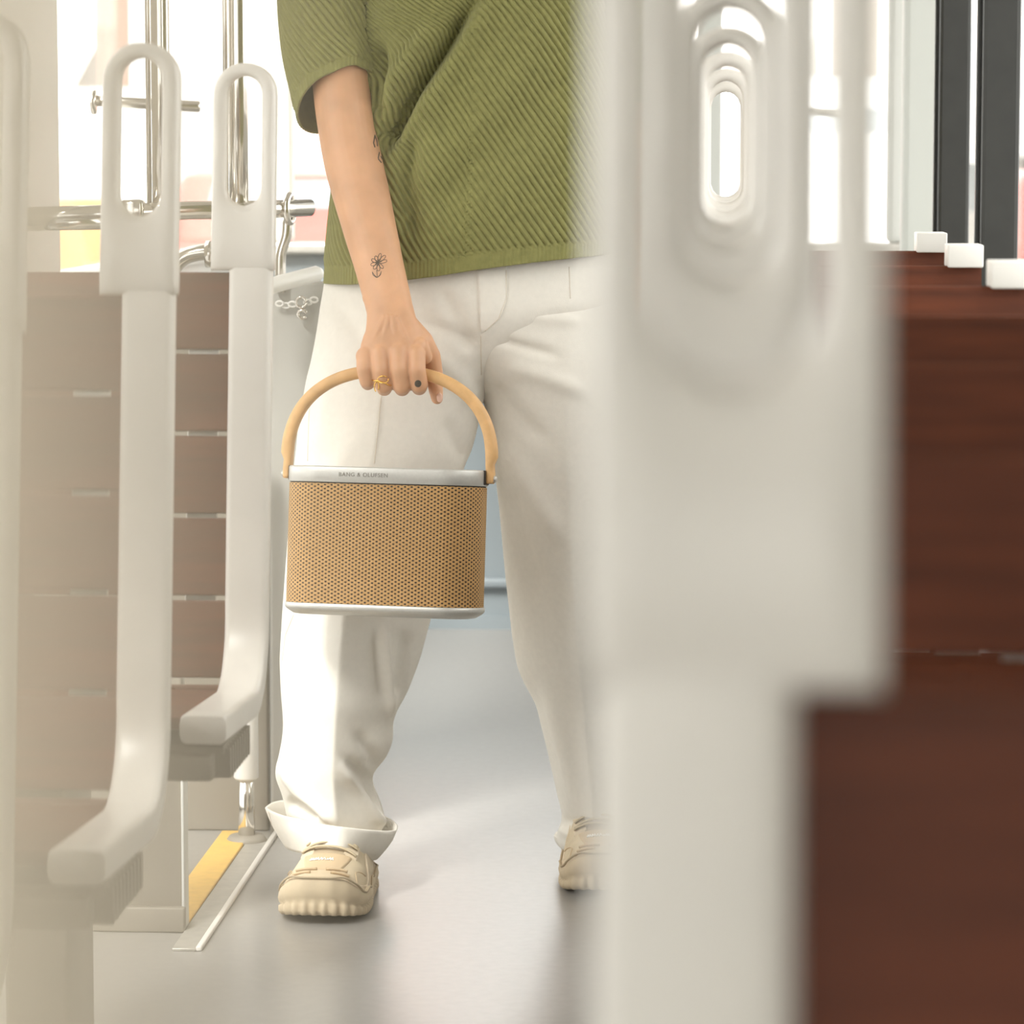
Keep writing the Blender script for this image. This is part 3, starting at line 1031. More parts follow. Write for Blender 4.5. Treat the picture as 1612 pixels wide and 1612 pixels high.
def leg_grid(tab, Yc, dep, ridge, cp, n_rows=210, py0=None, py1=None):
    """tab: py,xL,xR ; Yc/dep/ridge/cp tables over py"""
    py0 = py0 or tab[0][0]; py1 = py1 or tab[-1][0]
    out = []
    th = np.linspace(0, 2 * pi, NU, endpoint=False)
    for py in np.linspace(py0, py1, n_rows):
        xl, xr = sm_interp(tab, py, 1), sm_interp(tab, py, 2)
        Y = sm_interp(Yc, py, 1)
        a, b = at(xl, py, Y), at(xr, py, Y)
        c = (a + b) / 2
        rx = (b.x - a.x) / 2
        ry = sm_interp(dep, py, 1)
        rg = sm_interp(ridge, py, 1)
        tc = (at(sm_interp(cp, py, 1), py, Y - ry).x - c.x) / rx
        tc = max(-.75, min(.75, tc))
        t = np.cos(th)
        s = np.sin(th)
        x = np.sign(t) * np.abs(t) ** 0.92
        u = np.where(x > tc, (x - tc) / (1 - tc), (tc - x) / (1 + tc))
        u = np.clip(u, 0, 1)
        roundp = np.sqrt(np.clip(1 - x * x, 0, 1)) ** 0.9
        wedge = (1 - u ** (1.12)) ** 0.86
        front = roundp * (1 - rg) + wedge * rg * 1.03
        back = np.sqrt(np.clip(1 - x * x, 0, 1)) ** 0.8
        y = np.where(s < 0, -front, back) * ry
        out.append(np.stack([c.x + x * rx, c.y + y, np.full(NU, c.z)], 1))
    return np.array(out)


LT = [(396, 518, 988), (440, 512, 990), (480, 505, 985), (510, 501, 930), (540, 496, 862), (570, 490, 805), (600, 482, 775), (625, 478, 763), (640, 475, 758), (680, 469, 750), (710, 466, 742), (735, 463, 730), (800, 457, 716), (900, 449, 697), (970, 444, 679), (1040, 440, 660), (1090, 442, 641), (1125, 445, 621), (1145, 446, 617), (1165, 444, 619), (1195, 438, 607), (1213, 433, 588), (1228, 433, 584), (1240, 440, 587), (1260, 446, 597), (1290, 452, 606), (1316, 458, 598)]
A = leg_grid(LT, [(396, 4.955), (600, 4.93), (960, 4.86), (1100, 4.85), (1316, 4.86)], [(396, .118), (500, .125), (600, .115), (800, .10), (960, .094), (1100, .088), (1220, .080), (1316, .075)],
             [(396, .0), (560, .05), (640, .25), (760, .45), (940, .8), (1000, .9), (1300, .9), (1316, .8)], [(396, 600), (600, 596), (760, 575), (960, 541), (1100, 529), (1200, 524), (1316, 531)])
foldsL = [
    ([(604, 985), (606, 1030), (614, 1080), (616, 1130)], .012, 7), ([(590, 990), (594, 1050), (600, 1110)], -.008, 9), ([(640, 990), (630, 1060), (622, 1100)], -.010, 12),
    ([(532, 1200), (556, 1240), (590, 1285), (608, 1300)], .012, 9), ([(545, 1195), (575, 1225), (600, 1275)], -.010, 9), ([(440, 1205), (470, 1245), (505, 1275), (530, 1298)], .010, 9),
    ([(560, 1150), (590, 1195), (584, 1212)], -.008, 10), ([(450, 1262), (480, 1275), (500, 1290)], -.012, 9),
    ([(598, 622), (592, 680), (586, 735)], .0025, 4), ([(520, 560), (510, 640), (500, 720)], .005, 16), ([(650, 500), (700, 520), (752, 545)], -.008, 12), ([(660, 540), (720, 590), (752, 640)], .006, 16), ([(520, 470), (560, 520), (610, 620)], -.005, 14),
    ([(690, 450), (720, 500), (752, 560)], -.006, 12), ([(700, 660), (720, 700), (735, 725)], -.007, 14),
]
A = sculpt(A, foldsL)
RT = [(396, 519, 987), (440, 513, 992), (480, 512, 997), (510, 560, 1000), (540, 640, 1003), (570, 705, 1004), (600, 742, 1005), (625, 759, 1004), (640, 764, 1004), (700, 774, 1001), (800, 786, 994), (900, 795, 988), (1000, 806, 984), (1050, 814, 982), (1080, 827, 982), (1110, 844, 983), (1140, 851, 984), (1180, 861, 987), (1250, 877, 991), (1280, 885, 992), (1298, 884, 990), (1316, 873, 985), (1328, 876, 980), (1336, 886, 975)]
B = leg_grid(RT, [(396, 4.955), (600, 4.96), (960, 5.0), (1100, 5.02), (1336, 5.03)], [(396, .118), (500, .125), (600, .118), (800, .105), (960, .10), (1200, .09), (1336, .085)],
             [(396, 0), (640, .05), (800, .25), (960, .4), (1336, .45)], [(396, 900), (700, 890), (960, 905), (1336, 940)])
foldsR = [
    ([(768, 530), (820, 545), (880, 560)], -.006, 8), ([(790, 575), (850, 590), (930, 620)], .006, 14), ([(775, 600), (800, 640), (860, 700)], -.008, 14), ([(790, 700), (830, 760), (890, 860)], .007, 18), ([(800, 760), (820, 840), (850, 950)], -.007, 16),
    ([(800, 480), (850, 500), (920, 505)], .004, 10), ([(830, 1070), (850, 1130), (880, 1240)], -.007, 14), ([(860, 1090), (890, 1200), (920, 1290)], .007, 16), ([(878, 1305), (900, 1314), (930, 1318)], .008, 7), ([(885, 1292), (910, 1296), (940, 1298)], -.007, 7),
]
B = sculpt(B, foldsR)
tm = join_meshes([quads(A.reshape(-1, 3), grid_faces(*A.shape[:2])), quads(B.reshape(-1, 3), grid_faces(*B.shape[:2]))])
trou = keep(link('trousers', tm, 'trousers'), person)
tb = bvh_of(tm)


# rolled cuff of the leading leg: flared band with an open top
def cuff(tops, bots, Y, dep_t, dep_b, xc, rows=14, thick=.003):
    (xl0, yl0, xm0, ym0, xr0, yr0), (xl1, yl1, xm1, ym1, xr1, yr1) = tops, bots
    th = np.linspace(0, 2 * pi, NU, endpoint=False)
    t, s = np.cos(th), np.sin(th)
    x = np.sign(t) * np.abs(t) ** .95

    def edge(q):
        (xl, yl, xm, ym, xr, yr), dep = q
        a, m_, b = at(xl, yl, Y), at(xm, ym, Y - dep), at(xr, yr, Y)
        cx_, rx = (a.x + b.x) / 2, (b.x - a.x) / 2
        tc = (m_.x - cx_) / rx
        u = np.clip(np.where(x > tc, (x - tc) / (1 - tc), (tc - x) / (1 + tc)), 0, 1)
        y = np.where(s < 0, -((1 - u ** 1.5) ** .75), np.sqrt(np.clip(1 - x * x, 0, 1)) ** .8) * dep
        zside = np.where(x < tc, a.z, b.z)
        z = np.where(s < 0, m_.z + (zside - m_.z) * u ** 1.3, a.z + (b.z - a.z) * (x + 1) / 2)
        return np.stack([cx_ + x * rx, Y + y, z], 1)
    T0, B0 = edge((tops, dep_t)), edge((bots, dep_b))
    rings = []
    ctr = np.array([T0[:, 0].mean(), Y, 0])
    inw = (ctr - T0) * np.array([1, 1, 0])
    inw /= np.linalg.norm(inw, axis=1)[:, None]
    rings.append(B0 + inw * .012 + np.array([0, 0, .012]))
    rings.append(B0 + inw * .004 + np.array([0, 0, .001]))
    for f in np.linspace(0, 1, rows):
        bulge = sin(f * pi) * .003
        rings.append(B0 + (T0 - B0) * f - inw * bulge)
    rings.append(T0 + inw * thick * .7 + np.array([0, 0, .0015]))
    for f in np.linspace(1, .25, 6):
        rings.append(B0 + (T0 - B0) * f + inw * (thick * 1.6 + .004 * (1 - f)))
    return np.array(rings)


cg = cuff((417, 1272, 534, 1303, 625, 1307), (449, 1333, 533, 1347, 594, 1352), 4.845, .112, .124, 532)
cg = sculpt(cg, [([(585, 1352), (600, 1335), (620, 1310)], .006, 8), ([(450, 1290), (500, 1300), (535, 1305)], -.004, 8)])
cf = keep(link('cuff', quads(cg.reshape(-1, 3), grid_faces(*cg.shape[:2])), 'trousers'), trou)
cb = bvh_of(cf.data)
cg2 = cuff((872, 1316, 940, 1322, 990, 1326), (884, 1336, 945, 1362, 985, 1372), 5.03, .088, .08, 940)
keep(link('cuff', quads(cg2.reshape(-1, 3), grid_faces(*cg2.shape[:2])), 'trousers'), trou)

# seams, fly flap
for L in ([(489, 616), (486, 660), (484, 726)], [(462, 968), (449, 1000), (444, 1040)], [(757, 528), (758, 590)], [(600, 622), (595, 675), (589, 730)], [(896, 420), (898, 470)]):
    m_ = drape(tb, L, .0007, .0002)
    if m_: keep(link('seam', m_, 'thread'), trou)
m_ = drape(cb, [(423, 1276), (428, 1300), (440, 1324)], .0007, .0002)
if m_: keep(link('seam', m_, 'thread'), cf)


def patch(bvh, loop, off, ystart=3.9, n=18):
    """a thin piece of cloth laid over a surface inside a px outline given as two side polylines"""
    Lp, Rp = (np.array(q, float) for q in loop)

    def sm(L, t):
        seg = np.linalg.norm(np.diff(L, axis=0), axis=1)
        s_ = np.concatenate([[0], np.cumsum(seg)]) / seg.sum()
        return np.array([np.interp(t, s_, L[:, 0]), np.interp(t, s_, L[:, 1])])
    V, bad = [], False
    for i in range(n):
        a_, b_ = sm(Lp, i / (n - 1)), sm(Rp, i / (n - 1))
        for j in range(n):
            q = a_ + (b_ - a_) * j / (n - 1)
            p = at(q[0], q[1], ystart)
            d = (p - CAMLOC).normalized()
            h = bvh.ray_cast(p, d, 3.0)
            hp = h[0] if h[0] is not None else at(q[0], q[1], 4.84)
            e = min(i, j, n - 1 - i, n - 1 - j)
            V.append(hp - d * (off if e > 0 else -.001))
    return quads(np.array(V), grid_faces(n, n, False))


fly = keep(link('fly_flap', patch(tb, ([(749, 415), (752, 470), (757, 526)], [(800, 412), (799, 470), (786, 505), (757, 527)]), .0035), 'trousers'), trou)
fb = bvh_of(fly.data)
m_ = drape(fb, [(797, 425), (797, 470), (785, 502), (764, 521)], .0007, .0004)
if m_: keep(link('seam', m_, 'thread'), fly)

# ---- knit top
TT = [(-216, 690, 812, .062), (-205, 655, 850, .075), (-180, 600, 905, .092), (-150, 566, 945, .105), (-100, 556, 962, .115), (-40, 560, 962, .122), (50, 558, 962, .127), (150, 546, 970, .132), (250, 530, 978, .137), (330, 520, 982, .142), (400, 513, 986, .145), (430, 511, 987, .145)]
nU, nR = 980, 400
th = np.linspace(0, 2 * pi, nU, endpoint=False)
rows = np.linspace(430, -216, nR)
S = np.zeros((nR, nU, 3))
hx = [(505, 441), (560, 440), (640, 433), (700, 425), (760, 415), (850, 403), (920, 396), (990, 390)]
for i, py in enumerate(rows):
    xl, xr, ry = (sm_interp(TT, py, k) for k in (1, 2, 3))
    a, b = at(xl, py, 4.955), at(xr, py, 4.955)
    c, rx = (a + b) / 2, (b.x - a.x) / 2
    t, s = np.cos(th), np.sin(th)
    x = np.sign(t) * np.abs(t) ** .82
    y = np.sign(s) * np.abs(s) ** .86
    w = np.clip((py - 120) / 310, 0, 1) ** 1.5
    pxx = xl + (xr - xl) * (x + 1) / 2
    dz = -(np.interp(pxx, [h[0] for h in hx], [h[1] for h in hx]) - 425) * 4.85 / F * w
    S[i] = np.stack([c.x + x * rx, 4.955 + y * ry, c.z + dz], 1)
foldsS = [
    ([(600, 240), (622, 196), (655, 140), (700, 78), (760, -20)], -.036, 13), ([(592, 190), (612, 140), (640, 100), (690, 30)], .016, 14), ([(655, 190), (690, 140), (730, 60), (770, 0)], .012, 20),
    ([(596, 60), (600, 130), (598, 190)], -.020, 12), ([(640, 300), (700, 240), (800, 120), (880, 0)], .007, 34), ([(660, 350), (760, 250), (880, 120)], -.006, 30), ([(680, 400), (790, 300), (920, 160)], .005, 34), ([(650, 210), (640, 290), (650, 380)], -.016, 16), ([(690, 225), (760, 160), (830, 60)], -.006, 20),
]
S = sculpt(S, foldsS)
# real knit ribs: diagonal on the body, upright on the hem band
arc = np.linspace(0, 2 * pi, nU, endpoint=False) * 0.19
Nn = grid_normals(S)
sg = np.sign(((S - S.mean(1)[:, None, :]) * Nn).sum(2))[..., None]
Nn *= sg
zz = S[..., 2]
seg = np.linalg.norm(np.roll(S, -1, 1) - S, axis=2)
al = np.cumsum(seg, axis=1)
al = al - al[:, [nU // 4 * 3]]
hemh = (np.arange(nR)[:, None] * (rows[0] - rows[-1]) / (nR - 1)) * 4.85 / F
lam = 0.0086
ph = (al * 0.80 + (zz - 1.0) * 0.60) * 2 * pi / lam
rib = 1 - np.abs(np.sin(ph / 2)) ** .7 * 2.0
nhem = 150
ph2 = al * 2 * pi / .0058
rib2 = np.cos(ph2 + 0 * zz)
hb = np.clip((0.026 - hemh) / 0.004, 0, 1)
D = -rib * 0.0027 * (1 - hb) + rib2 * 0.0007 * hb + np.exp(-((hemh - .027) / .002) ** 2) * -.0012
S2 = S + Nn * D[..., None]
inner = S[:12] - Nn[:12] * .004
SV = np.concatenate([inner[::-1], S2], 0)
sm1 = quads(SV.reshape(-1, 3), grid_faces(*SV.shape[:2]))


# sleeves
def sleeve(cen, half, dep, tilt, rowsn, nU2, ribs=True, flip=1):
    P = smooth_path([at(*q) for q in cen], rowsn)
    s_ = np.linspace(0, len(cen) - 1, rowsn)
    r1 = np.interp(s_, range(len(cen)), half)
    r2 = np.interp(s_, range(len(cen)), dep)
    th2 = np.linspace(0, 2 * pi, nU2, endpoint=False)
    G = np.zeros((rowsn, nU2, 3))
    tg = np.gradient(P, axis=0); tg /= np.linalg.norm(tg, axis=1)[:, None]
    for i in range(rowsn):
        e2 = np.array([0, 1, 0]) - tg[i] * tg[i][1]; e2 /= np.linalg.norm(e2)
        e1 = np.cross(tg[i], e2)
        if e1[0] < 0: e1 = -e1
        t_, s2 = np.cos(th2), np.sin(th2)
        w = (i / (rowsn - 1)) ** 2.2
        off = w * (tilt[0] * t_ + tilt[1] * s2)
        G[i] = P[i] + np.outer(np.sign(t_) * np.abs(t_) ** .9 * r1[i], e1) + np.outer(s2 * r2[i], e2) + off[:, None] * np.array([0, 0, 1.0])
    return G


G = sleeve([(610, -152, 4.955), (560, -140, 4.95), (530, -90, 4.945), (516, -20, 4.93), (518, 60, 4.915), (526, 118, 4.895), (530, 157, 4.88)], [.03, .042, .062, .070, .067, .062, .0575], [.05, .066, .078, .079, .074, .070, .064], (.021, -.013), 200, 300)
G = sculpt(G, [([(455, 60), (500, 100), (560, 120)], -.004, 14), ([(540, 0), (575, 60), (582, 120)], -.006, 14), ([(470, 20), (520, 60), (575, 90)], .004, 16)])
Ng = grid_normals(G); Ng *= np.sign(((G - G.mean(1)[:, None, :]) * Ng).sum(2))[..., None]
sg_ = np.linalg.norm(np.roll(G, -1, 1) - G, axis=2)
ag = np.cumsum(sg_, axis=1); ag -= ag[:, [225]]
hh = (199 - np.arange(200))[:, None] / 199 * .31
phg = (ag * .78 + (G[..., 2] - 1.2) * .62) * 2 * pi / lam
rg1 = 1 - np.abs(np.sin(phg / 2)) ** .7 * 2
hbg = np.clip((.024 - hh) / .004, 0, 1)
Dg = -rg1 * .0025 * (1 - hbg) + np.cos(np.linspace(0, 2 * pi, 300, endpoint=False)[None, :] * 62 + 0 * hh) * .0007 * hbg
G2 = G + Ng * Dg[..., None]
innerg = G[-60:] - Ng[-60:] * .0035
GV = np.concatenate([G2, innerg[::-1]], 0)
sm2 = quads(GV.reshape(-1, 3), grid_faces(*GV.shape[:2]))
H = sleeve([(890, -152, 4.955), (938, -140, 4.96), (966, -90, 4.96), (985, -20, 4.97), (995, 60, 4.975), (1002, 120, 4.98), (1004, 163, 4.985)], [.03, .042, .060, .068, .065, .060, .056], [.05, .066, .075, .076, .072, .066, .062], (-.012, -.010), 40, 64)
sm3 = quads(H.reshape(-1, 3), grid_faces(*H.shape[:2]))
keep(link('knit_top', join_meshes([sm1, sm2, sm3]), 'shirt'), person)


# ---- sneakers
def sneaker(heel, yaw, pitch, roll=0.0, detail=True):
    root = empty('shoe', heel)
    root.parent = person
    root.matrix_parent_inverse = Matrix.Translation(person.location).inverted()
    Mx = Matrix.Translation(Vector(heel)) @ Matrix.Rotation(yaw, 4, 'Z') @ Matrix.Rotation(pitch, 4, 'X') @ Matrix.Rotation(roll, 4, 'Y')
    # local: toe towards -y, heel at y=0, x lateral, z up
    st_ = [(0.0, .016, .058), (-.006, .028, .070), (-.02, .038, .068), (-.05, .043, .072), (-.09, .045, .073), (-.13, .048, .067), (-.17, .0535, .056), (-.205, .0565, .046), (-.235, .056, .039), (-.258, .050, .033), (-.272, .039, .025), (-.280, .020, .012)]
    ys = np.linspace(0, -.280, 70)
    sx_ = [-r[0] for r in st_]
    ph_ = np.linspace(-.25, pi + .25, 46)
    rings = []
    for y in ys:
        w = np.interp(-y, sx_, [r[1] for r in st_]); h = np.interp(-y, sx_, [r[2] for r in st_])
        k = 0.75
        c_, s_ = np.cos(ph_), np.sin(ph_)
        xx = np.sign(c_) * np.abs(c_) ** .8 * w
        z_ = .026 + np.where(s_ > 0, np.abs(s_) ** .85, s_ * .3) * h
        rings.append(np.stack([xx, np.full(len(ph_), y), z_], 1))
    U = np.array(rings)

    def tx(me):
        me.transform(Mx)
        return me
    # outline for the sole
    def outline(grow, n=150):
        pts = []
        yy = np.linspace(0, -.280, 80)
        ww = np.interp(-yy, sx_, [r[1] for r in st_])
        R_ = [(w, y) for w, y in zip(ww, yy)] + [(-w, y) for w, y in zip(ww[::-1], yy[::-1])]
        R_ = np.array(R_)
        seg_ = np.linalg.norm(np.diff(np.vstack([R_, R_[:1]]), axis=0), axis=1)
        s_ = np.concatenate([[0], np.cumsum(seg_)])
        t_ = np.linspace(0, s_[-1], n, endpoint=False)
        C = np.vstack([R_, R_[:1]])
        Q = np.stack([np.interp(t_, s_, C[:, 0]), np.interp(t_, s_, C[:, 1])], 1)
        tg_ = np.roll(Q, -1, 0) - np.roll(Q, 1, 0)
        nn = np.stack([tg_[:, 1], -tg_[:, 0]], 1); nn /= np.linalg.norm(nn, axis=1)[:, None]
        ctr_ = np.array([0, -.14])
        sgn = np.sign(((Q - ctr_) * nn).sum(1)); nn *= sgn[:, None]
        return Q + nn * (np.asarray(grow)[:, None] if not np.isscalar(grow) else grow)
    n = 300
    k_ = np.arange(n)
    lug = np.where((k_ // 3) % 2 == 0, .0028, -.0012)
    base = outline(0, n)
    spring = np.clip((-base[:, 1] - .18) / .10, 0, 1) ** 2 * .010
    toe_up = np.clip((-base[:, 1] - .225) / .055, 0, 1) ** 1.5 * .018
    wav = .003 * np.sin(base[:, 1] * 2 * pi / .075)
    levels = [(-.006, 0.0, 0), (.002, 0.0, 1), (.0045, .004, 1), (.0045, .010, 1), (.003, .0125, 0), (.006, .016, 0), (.0075, .022, 0), (.006, .030, 0), (.002, .034, 0), (-.006, .036, 0)]
    rings = []
    for gr_, z_, lg in levels:
        Q = outline(gr_ + (lug if lg else 0 * lug), n)
        f = z_ / .036
        rings.append(np.stack([Q[:, 0], Q[:, 1], z_ + spring + f * (toe_up + wav)], 1))
    sole = link('sole', tx(loft(rings)), 'sole'); keep(sole, root)
    Qw = outline(.0055, 160)
    sw_ = np.clip((-Qw[:, 1] - .18) / .10, 0, 1) ** 2 * .010 + np.clip((-Qw[:, 1] - .225) / .055, 0, 1) ** 1.5 * .018 + .003 * np.sin(Qw[:, 1] * 2 * pi / .075)
    keep(link('groove_line', tx(tube_mesh(np.vstack([np.stack([Qw[:, 0], Qw[:, 1], .0325 + sw_], 1)] * 1), .0016, 6)), 'tongue'), root)  # darker raised tube standing in for the groove between sole and upper
    up = link('upper', tx(quads(U.reshape(-1, 3), grid_faces(*U.shape[:2], closed=False))), 'shoe'); keep(up, root)
    ub = BVHTree.FromPolygons([v.co.copy() for v in up.data.vertices], [tuple(p.vertices) for p in up.data.polygons])

    def loc_patch(name, rect, mt, off, top=None, nn=(26, 22)):
        """overlay panel: rect in (y, phi) space with a curved edge"""
        (y0, y1), fl_, fr_ = rect
        V = []
        for i in range(nn[0]):
            y = y0 + (y1 - y0) * i / (nn[0] - 1)
            pl, pr = fl_((i / (nn[0] - 1))), fr_((i / (nn[0] - 1)))
            w = np.interp(-y, sx_, [r[1] for r in st_]); h = np.interp(-y, sx_, [r[2] for r in st_])
            for j in range(nn[1]):
                p_ = pl + (pr - pl) * j / (nn[1] - 1)
                e = 0 if min(i, j, nn[0] - 1 - i, nn[1] - 1 - j) == 0 else 1
                o_ = off if e else -.0008
                c_, s_ = cos(p_), sin(p_)
                xx = math.copysign(abs(c_) ** .8, c_) * (w + o_)
                z_ = .026 + (abs(s_) ** .85 if s_ > 0 else s_ * .3) * (h + o_)
                V.append((xx, y - o_ * .4, z_))
        return keep(link(name, tx(quads(np.array(V), grid_faces(nn[0], nn[1], False))), mt), root)
    loc_patch('toe_panel', ((-.186, -.243), lambda t: .98 + .25 * t, lambda t: pi - .98 - .25 * t), 'toe', .0022)
    loc_patch('toe_rand', ((-.241, -.279), lambda t: .0, lambda t: pi), 'sole', .0034)
    loc_patch('side_overlay', ((-.06, -.235), lambda t: -.2, lambda t: .42 + .25 * sin(t * pi * 2)), 'shoe2', .0024)
    loc_patch('side_overlay', ((-.06, -.235), lambda t: pi - .42 - .25 * sin(t * pi * 2), lambda t: pi + .2), 'shoe2', .0024)
    loc_patch('eyestay', ((-.105, -.184), lambda t: .75 + .1 * t, lambda t: 1.22 + .06 * t), 'shoe2', .0026)
    loc_patch('eyestay', ((-.105, -.184), lambda t: pi - 1.22 - .06 * t, lambda t: pi - .75 - .1 * t), 'shoe2', .0026)
    loc_patch('tongue', ((-.11, -.186), lambda t: 1.2, lambda t: pi - 1.2), 'tongue', .0012)

    def surf(y, p_, o_):
        w = np.interp(-y, sx_, [r[1] for r in st_]); h = np.interp(-y, sx_, [r[2] for r in st_])
        c_, s_ = cos(p_), sin(p_)
        return (math.copysign(abs(c_) ** .8, c_) * (w + o_), y - o_ * .4, .026 + (abs(s_) ** .85 if s_ > 0 else s_ * .3) * (h + o_))
    for k, (ya, yb, fl2) in enumerate(((-.180, -.171, 1), (-.166, -.158, -1), (-.152, -.146, 1))):
        P = [surf(ya + (yb - ya) * t, 0.92 + (pi - 1.84) * t, .0045 + .002 * sin(pi * t)) for t in np.linspace(0, 1, 16)]
        if fl2 < 0: P = [(-a_, b_, c_) for a_, b_, c_ in P]
        keep(link('lace', tx(tube_mesh(P, .0042, 8, ry=.0016)), 'lace'), root)
    # ridges of the tread wrapping over the toe
    for s in (-1, 1):
        for k in range(4):
            P = [surf(-.243 - .009 * k + .004 * t, pi / 2 + s * (.06 + .12 * k + .50 * t), .0052) for t in np.linspace(0, 1, 10)]
            keep(link('tread_ridge', tx(tube_mesh(P, .0022, 6)), 'toe'), root)
    # stitched curve lines
    for s in (-1, 1):
        P = [surf(-.20 - .05 * t, pi / 2 + s * (1.15 - .35 * sin(t * pi)), .0030) for t in np.linspace(0, 1, 14)]
        keep(link('stitch_line', tx(tube_mesh(P, .0008, 6)), 'toe'), root)
    # white script on the toe panel
    sq = []
    for (a0, a1, ph0) in ((0, .24, 0), (.26, .5, 1.2), (.52, .76, 2.0), (.78, 1.0, .4)):
        P = [surf(-.206 - .004 * sin(t * 14 + ph0), pi / 2 - .30 + .42 * (a0 + (a1 - a0) * t), .0028) for t in np.linspace(0, 1, 14)]
        sq.append(tube_mesh([(-a_, b_, c_) for a_, b_, c_ in P], .0008, 6))
    o = keep(link('script_print', tx(join_meshes(sq)), 'white'), root)
    o['label'] = 'small white script print'
    # collar opening
    P = [(.030 * cos(t), -.045 + .036 * sin(t), .088 - .004 * sin(t)) for t in np.linspace(0, 2 * pi, 33)]
    keep(link('collar', tx(tube_mesh(P, .009, 10)), 'shoe2'), root)
    return root


toe = at(513, 1452, 4.66)
sneaker((toe.x + .008, 4.897, 0.001), radians(-3), radians(-0.6), radians(-0.3))
t2 = at(922, 1425, 4.83)
sneaker((t2.x, 5.10, 0.0), radians(6), radians(-0.3), 0)

# ================================================================== the portable speaker
sp0 = at(605, 969.5, 4.670)
spk = empty('portable_speaker', tuple(sp0), 'woven cane portable speaker with aluminium bands and oak handle, held in the hand', 'speaker')
YAW = radians(-9)
SM = Matrix.Translation(sp0) @ Matrix.Rotation(YAW, 4, 'Z') @ Matrix.Rotation(radians(0.4), 4, 'Y') @ Matrix.Rotation(radians(-6.0), 4, 'X')
SWD, SD, SR, SH = 0.277, 0.120, 0.052, 0.204


def sring(inset, z, n=18, base=(SWD, SD, SR)):
    w, d, r = base
    w2, d2, r2 = w / 2 - inset, d / 2 - inset, max(.004, r - inset)
    pts = []
    for (cx_, cy_, a0) in ((w2 - r2, d2 - r2, 0), (-w2 + r2, d2 - r2, pi / 2), (-w2 + r2, -d2 + r2, pi), (w2 - r2, -d2 + r2, 1.5 * pi)):
        for k in range(n + 1):
            a = a0 + pi / 2 * k / n
            pts.append((cx_ + r2 * cos(a), cy_ + r2 * sin(a), z))
    return np.array(pts)


def spart(name, rings, m, caps=(True, True), parent=None):
    me = loft(rings, *caps)
    me.transform(SM)
    return keep(link(name, me, m), parent or spk)


spart('base_band', [sring(.018, 0), sring(.012, .0008), sring(.0045, .0055), sring(.003, .0065), sring(.0005, .009), sring(0, .010), sring(0, .0155), sring(.001, .016), sring(.006, .016)], 'alu')
# cane skin with UV in metres
rings = [sring(.0015, z) for z in np.linspace(.0162, .1805, 12)]
me = loft(rings, False, False)
uvl = me.uv_layers.new(name='UVMap')
A_ = np.array(rings)
per = np.concatenate([[0], np.cumsum(np.linalg.norm(np.diff(A_[0][:, :2], axis=0), axis=1))])
nu_ = len(per)
for pl in me.polygons:
    ids = [me.loops[l].vertex_index for l in pl.loop_indices]
    us = [i % nu_ for i in ids]
    wrap = max(us) - min(us) > nu_ // 2
    for l, i, u in zip(pl.loop_indices, ids, us):
        uu = per[u] if not (wrap and u == 0) else per[-1] + float(np.linalg.norm(A_[0][0] - A_[0][-1]))
        uvl.data[l].uv = (uu, A_[i // nu_][0][2])
me.transform(SM)
keep(link('cane_wrap', me, 'cane'), spk)
spart('shadow_gap', [sring(.003, .1803), sring(.003, .1822)], 'rubber', (False, False))
spart('top_band', [sring(.006, .1818), sring(.0012, .1820), sring(.0006, .1826), sring(.0006, .2015), sring(.0016, .2036), sring(.004, .204), sring(.010, .2035), sring(.02, .2034)], 'alu')
# oak handle: a bent bow standing on the two ends
HW, HZ0 = .1455, .186
hp = []
for t in np.linspace(0, pi, 61):
    c_, s_ = cos(t), sin(t)
    ex = 2 / 2.35
    hp.append((math.copysign(abs(c_) ** ex, c_) * HW, 0, .212 + abs(s_) ** ex * .126))
hp = [(HW + .001, 0, HZ0), (HW + .001, 0, .190), (HW + .001, 0, .200)] + hp + [(-HW - .001, 0, .200), (-HW - .001, 0, .190), (-HW - .001, 0, HZ0)]
P = np.array(hp)
tg = np.gradient(P, axis=0); tg /= np.linalg.norm(tg, axis=1)[:, None]
rings = []
for i, (p, t) in enumerate(zip(P, tg)):
    nrm = np.array([-t[2], 0, t[0]])
    ends = min(i, len(P) - 1 - i)
    tk = .0165 if p[2] > .222 else .0105
    shift = 0 if p[2] > .222 else -.0022
    if ends == 0: tk *= .7
    wd = .019 if p[2] > .25 else .021
    outw = -nrm if nrm[0] * p[0] < 0 or (abs(p[0]) < .02 and nrm[2] < 0) else nrm
    rings.append([tuple(p + nrm * a + outw * shift + np.array([0, b, 0])) for a, b in rrect(tk, wd, tk * .42, 4)])
me = loft(rings); me.transform(SM)
hnd = keep(link('handle', me, 'oak'), spk)
for s in (-1, 1):
    me = tube_mesh([(s * (HW - .004), 0, .1925), (s * (HW + .006), 0, .1925), (s * (HW + .0075), 0, .1925)], [.0045, .0045, .003], 14)
    me.transform(SM)
    keep(link('pivot_pin', me, 'alu'), hnd)
    me = box_mesh(s * (HW - .0075) - .002, s * (HW - .0075) + .002, -.012, .012, .184, .204, .001)
    me.transform(SM)
    keep(link('hinge_plate', me, 'rubber'), spk)
tx_ = bpy.data.curves.new('lettering', 'FONT')
tx_.body = 'BANG & OLUFSEN'
tx_.size = .0078
tx_.extrude = .0002
tx_.space_character = 1.12
tx_.align_x = 'CENTER'
to = bpy.data.objects.new('tmp_text', tx_)
col.objects.link(to)
dg = bpy.context.evaluated_depsgraph_get(); dg.update()
tme = bpy.data.meshes.new_from_object(to.evaluated_get(dg))
bpy.data.objects.remove(to)
tme.transform(SM @ Matrix.Translation((-.020, -SD / 2 + .0003, .1905)) @ Matrix.Rotation(pi / 2, 4, 'X'))
